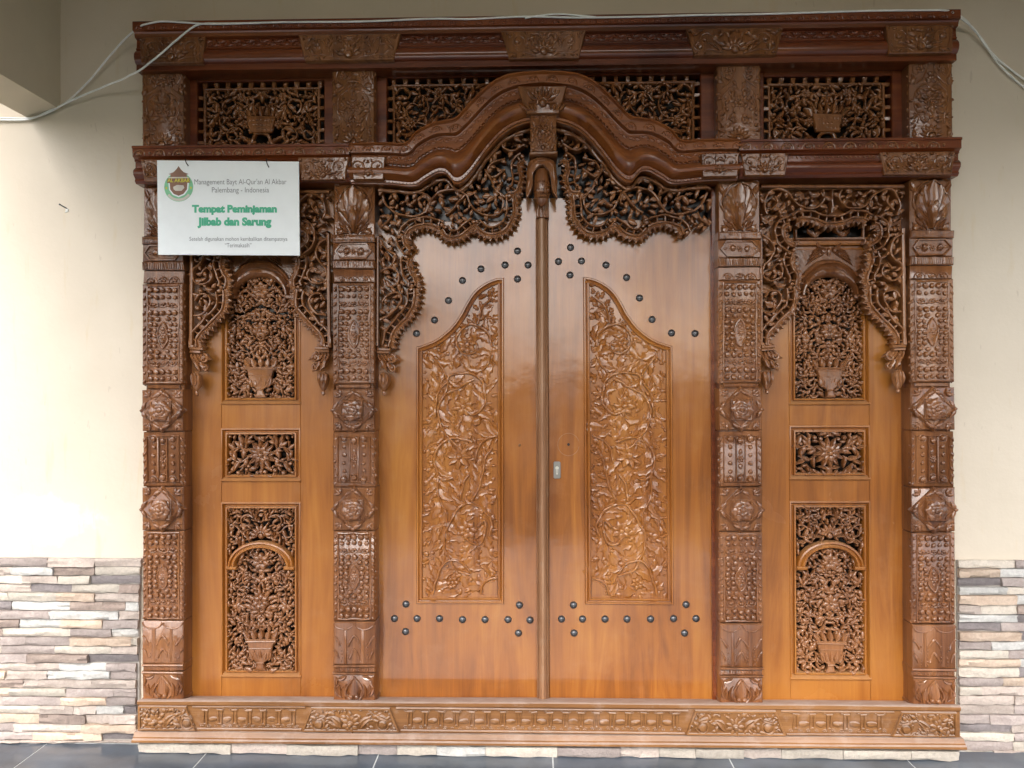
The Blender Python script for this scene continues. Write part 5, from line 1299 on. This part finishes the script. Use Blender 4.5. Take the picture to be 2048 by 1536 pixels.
cp(q([(-18, -8), (18, -8), (17, 5), (10, 14), (0, 18), (-10, 14), (-17, 5)]), M_LOGOB, .0016, 'shield')
cp(q([(-11, 0), (-3, -4), (10, -3), (12, 2), (6, 8), (-6, 8), (-10, 5)]), M_LOGOP, .0020, 'shield_drawing')
cp(q([(0, -42), (4, -36), (10, -30), (20, -26), (16, -25), (17, -20), (-17, -20), (-16, -25), (-20, -26), (-10, -30), (-4, -36)]), M_LOGOB, .0020, 'roof')
cp(q([(-19, -20), (19, -20), (22, -17.5), (-22, -17.5)]), M_LOGOP, .0020, 'pale_band')
cp(q([(-22.5, -17.5), (22.5, -17.5), (24, -8), (-24, -8)]), M_LOGOB, .0018, 'name_band')
for s in (-1, 1): cp(q([(s*25-2, 2), (s*25, -1), (s*25+2, 2), (s*25, 5)]), M_LOGOY, .0014, 'star')
lettering("AL AKBAR", 335.5, 357, 380.5, 365, M_LOGOY, name='crest_lettering', off=.02, z=.0024)
for (a_, b_) in (((371, 317), (377, 332)), ((533, 317), (538, 335))):
    p = atl([a_, (a_[0]+1, (a_[1]+b_[1])/2), b_], SD); m = MB(); tube(m, smooth(p, 4), .0016, SD+.001, .001); m.build('hanging_wire', M_HOLE, sg)

# ------------------------------------------------------------------ cables and nail
def cable(pts, label, group, r=.0035):
    cu = bpy.data.curves.new('white_cable', 'CURVE'); cu.dimensions = '3D'; cu.bevel_depth = r; cu.bevel_resolution = 2
    sp = cu.splines.new('POLY')
    P3 = np.array([(*at(p[0], p[1], p[2]), p[2]) for p in pts])
    c = np.c_[smooth(P3[:, :2], 6), np.interp(np.linspace(0, len(P3)-1, (len(P3)-1)*6+1), range(len(P3)), P3[:, 2])]
    sp.points.add(len(c)-1)
    for i, v in enumerate(c): sp.points[i].co = (v[0], -v[2], v[1], 1)
    t = bpy.data.objects.new('tmp', cu); C.objects.link(t); bpy.context.view_layer.update()
    me = bpy.data.meshes.new_from_object(t.evaluated_get(bpy.context.evaluated_depsgraph_get())); bpy.data.objects.remove(t)
    me.materials.clear(); me.materials.append(M_CABLE); me.polygons.foreach_set('use_smooth', [True]*len(me.polygons))
    o = bpy.data.objects.new('white_cable', me); C.objects.link(o); tag(o, label, 'cable', group)
G = 'white cables strung over the doorway'
cable([(-60, 236, .012), (0, 236, .012), (70, 234, .012), (130, 206, .015), (180, 160, .02), (230, 100, .04), (263, 66, .08), (285, 50, .122), (320, 43, .124), (370, 45, .124), (430, 48, .123), (560, 44.5, .122), (720, 43, .122), (860, 37.5, .122), (940, 38, .122), (1000, 35, .122), (1060, 33, .122), (1160, 35, .122),
       (1290, 33, .122), (1400, 30, .122), (1500, 28.5, .122), (1640, 24.5, .122), (1740, 21.5, .122), (1880, 20, .122), (1912, 26, .1), (1940, 50, .04), (1970, 90, .02), (1996, 126, .015), (2026, 156, .012), (2075, 196, .012)], 'white cable running along the top of the carved head beam', G)
cable([(-60, 241, .012), (0, 240, .012), (60, 238, .012), (120, 212, .02), (200, 177, .05), (260, 150, .122), (305, 121, .13), (345, 87, .132), (380, 58, .128), (405, 48, .118), (450, 47, .123), (520, 46, .122)], 'white cable crossing in front of the top left corner of the doorway', G)
cable([(1050, 36, .123), (1085, 30, .123), (1120, 28, .123), (1160, 31, .123), (1200, 35, .123)], 'short loop of white cable bowing up over the middle of the head beam', G, .003)
cable([(1905, 24, .122), (1920, 34, .09), (1948, 60, .03), (1984, 106, .014), (2010, 130, .012), (2075, 178, .012)], 'second white cable drooping from the top right corner of the doorway', G)
nl = empty('wall_nail', (float(at(128, 414, 0)[0]), 0, float(at(128, 414, 0)[1])), 'small bent nail sticking out of the cream wall left of the sign', 'nail')
p = at(125, 411, 0); q2 = at(134, 417, 0)
m = MB(); tube(m, np.array([p, q2]), .0022, np.array([.018, .004]), .003); m.build('shank', M_METAL, nl)
m = MB(); dome(m, p[0], p[1], .0035, .019, .002, n=8); m.build('head', M_METAL, nl)
m = MB(); prism(m, [(q2[0]-.006, q2[1]-.016), (q2[0]+.006, q2[1]-.012), (q2[0]+.007, q2[1]-.002), (q2[0]-.004, q2[1])], .0, .003, .001); m.build('plaster_chip', plain('chip_white', (.75, .75, .72), .8), nl)

print('TRIS', sum(sum(len(p.vertices)-2 for p in me.polygons)*me.users for me in bpy.data.meshes), 'OBJ', len(bpy.data.objects))
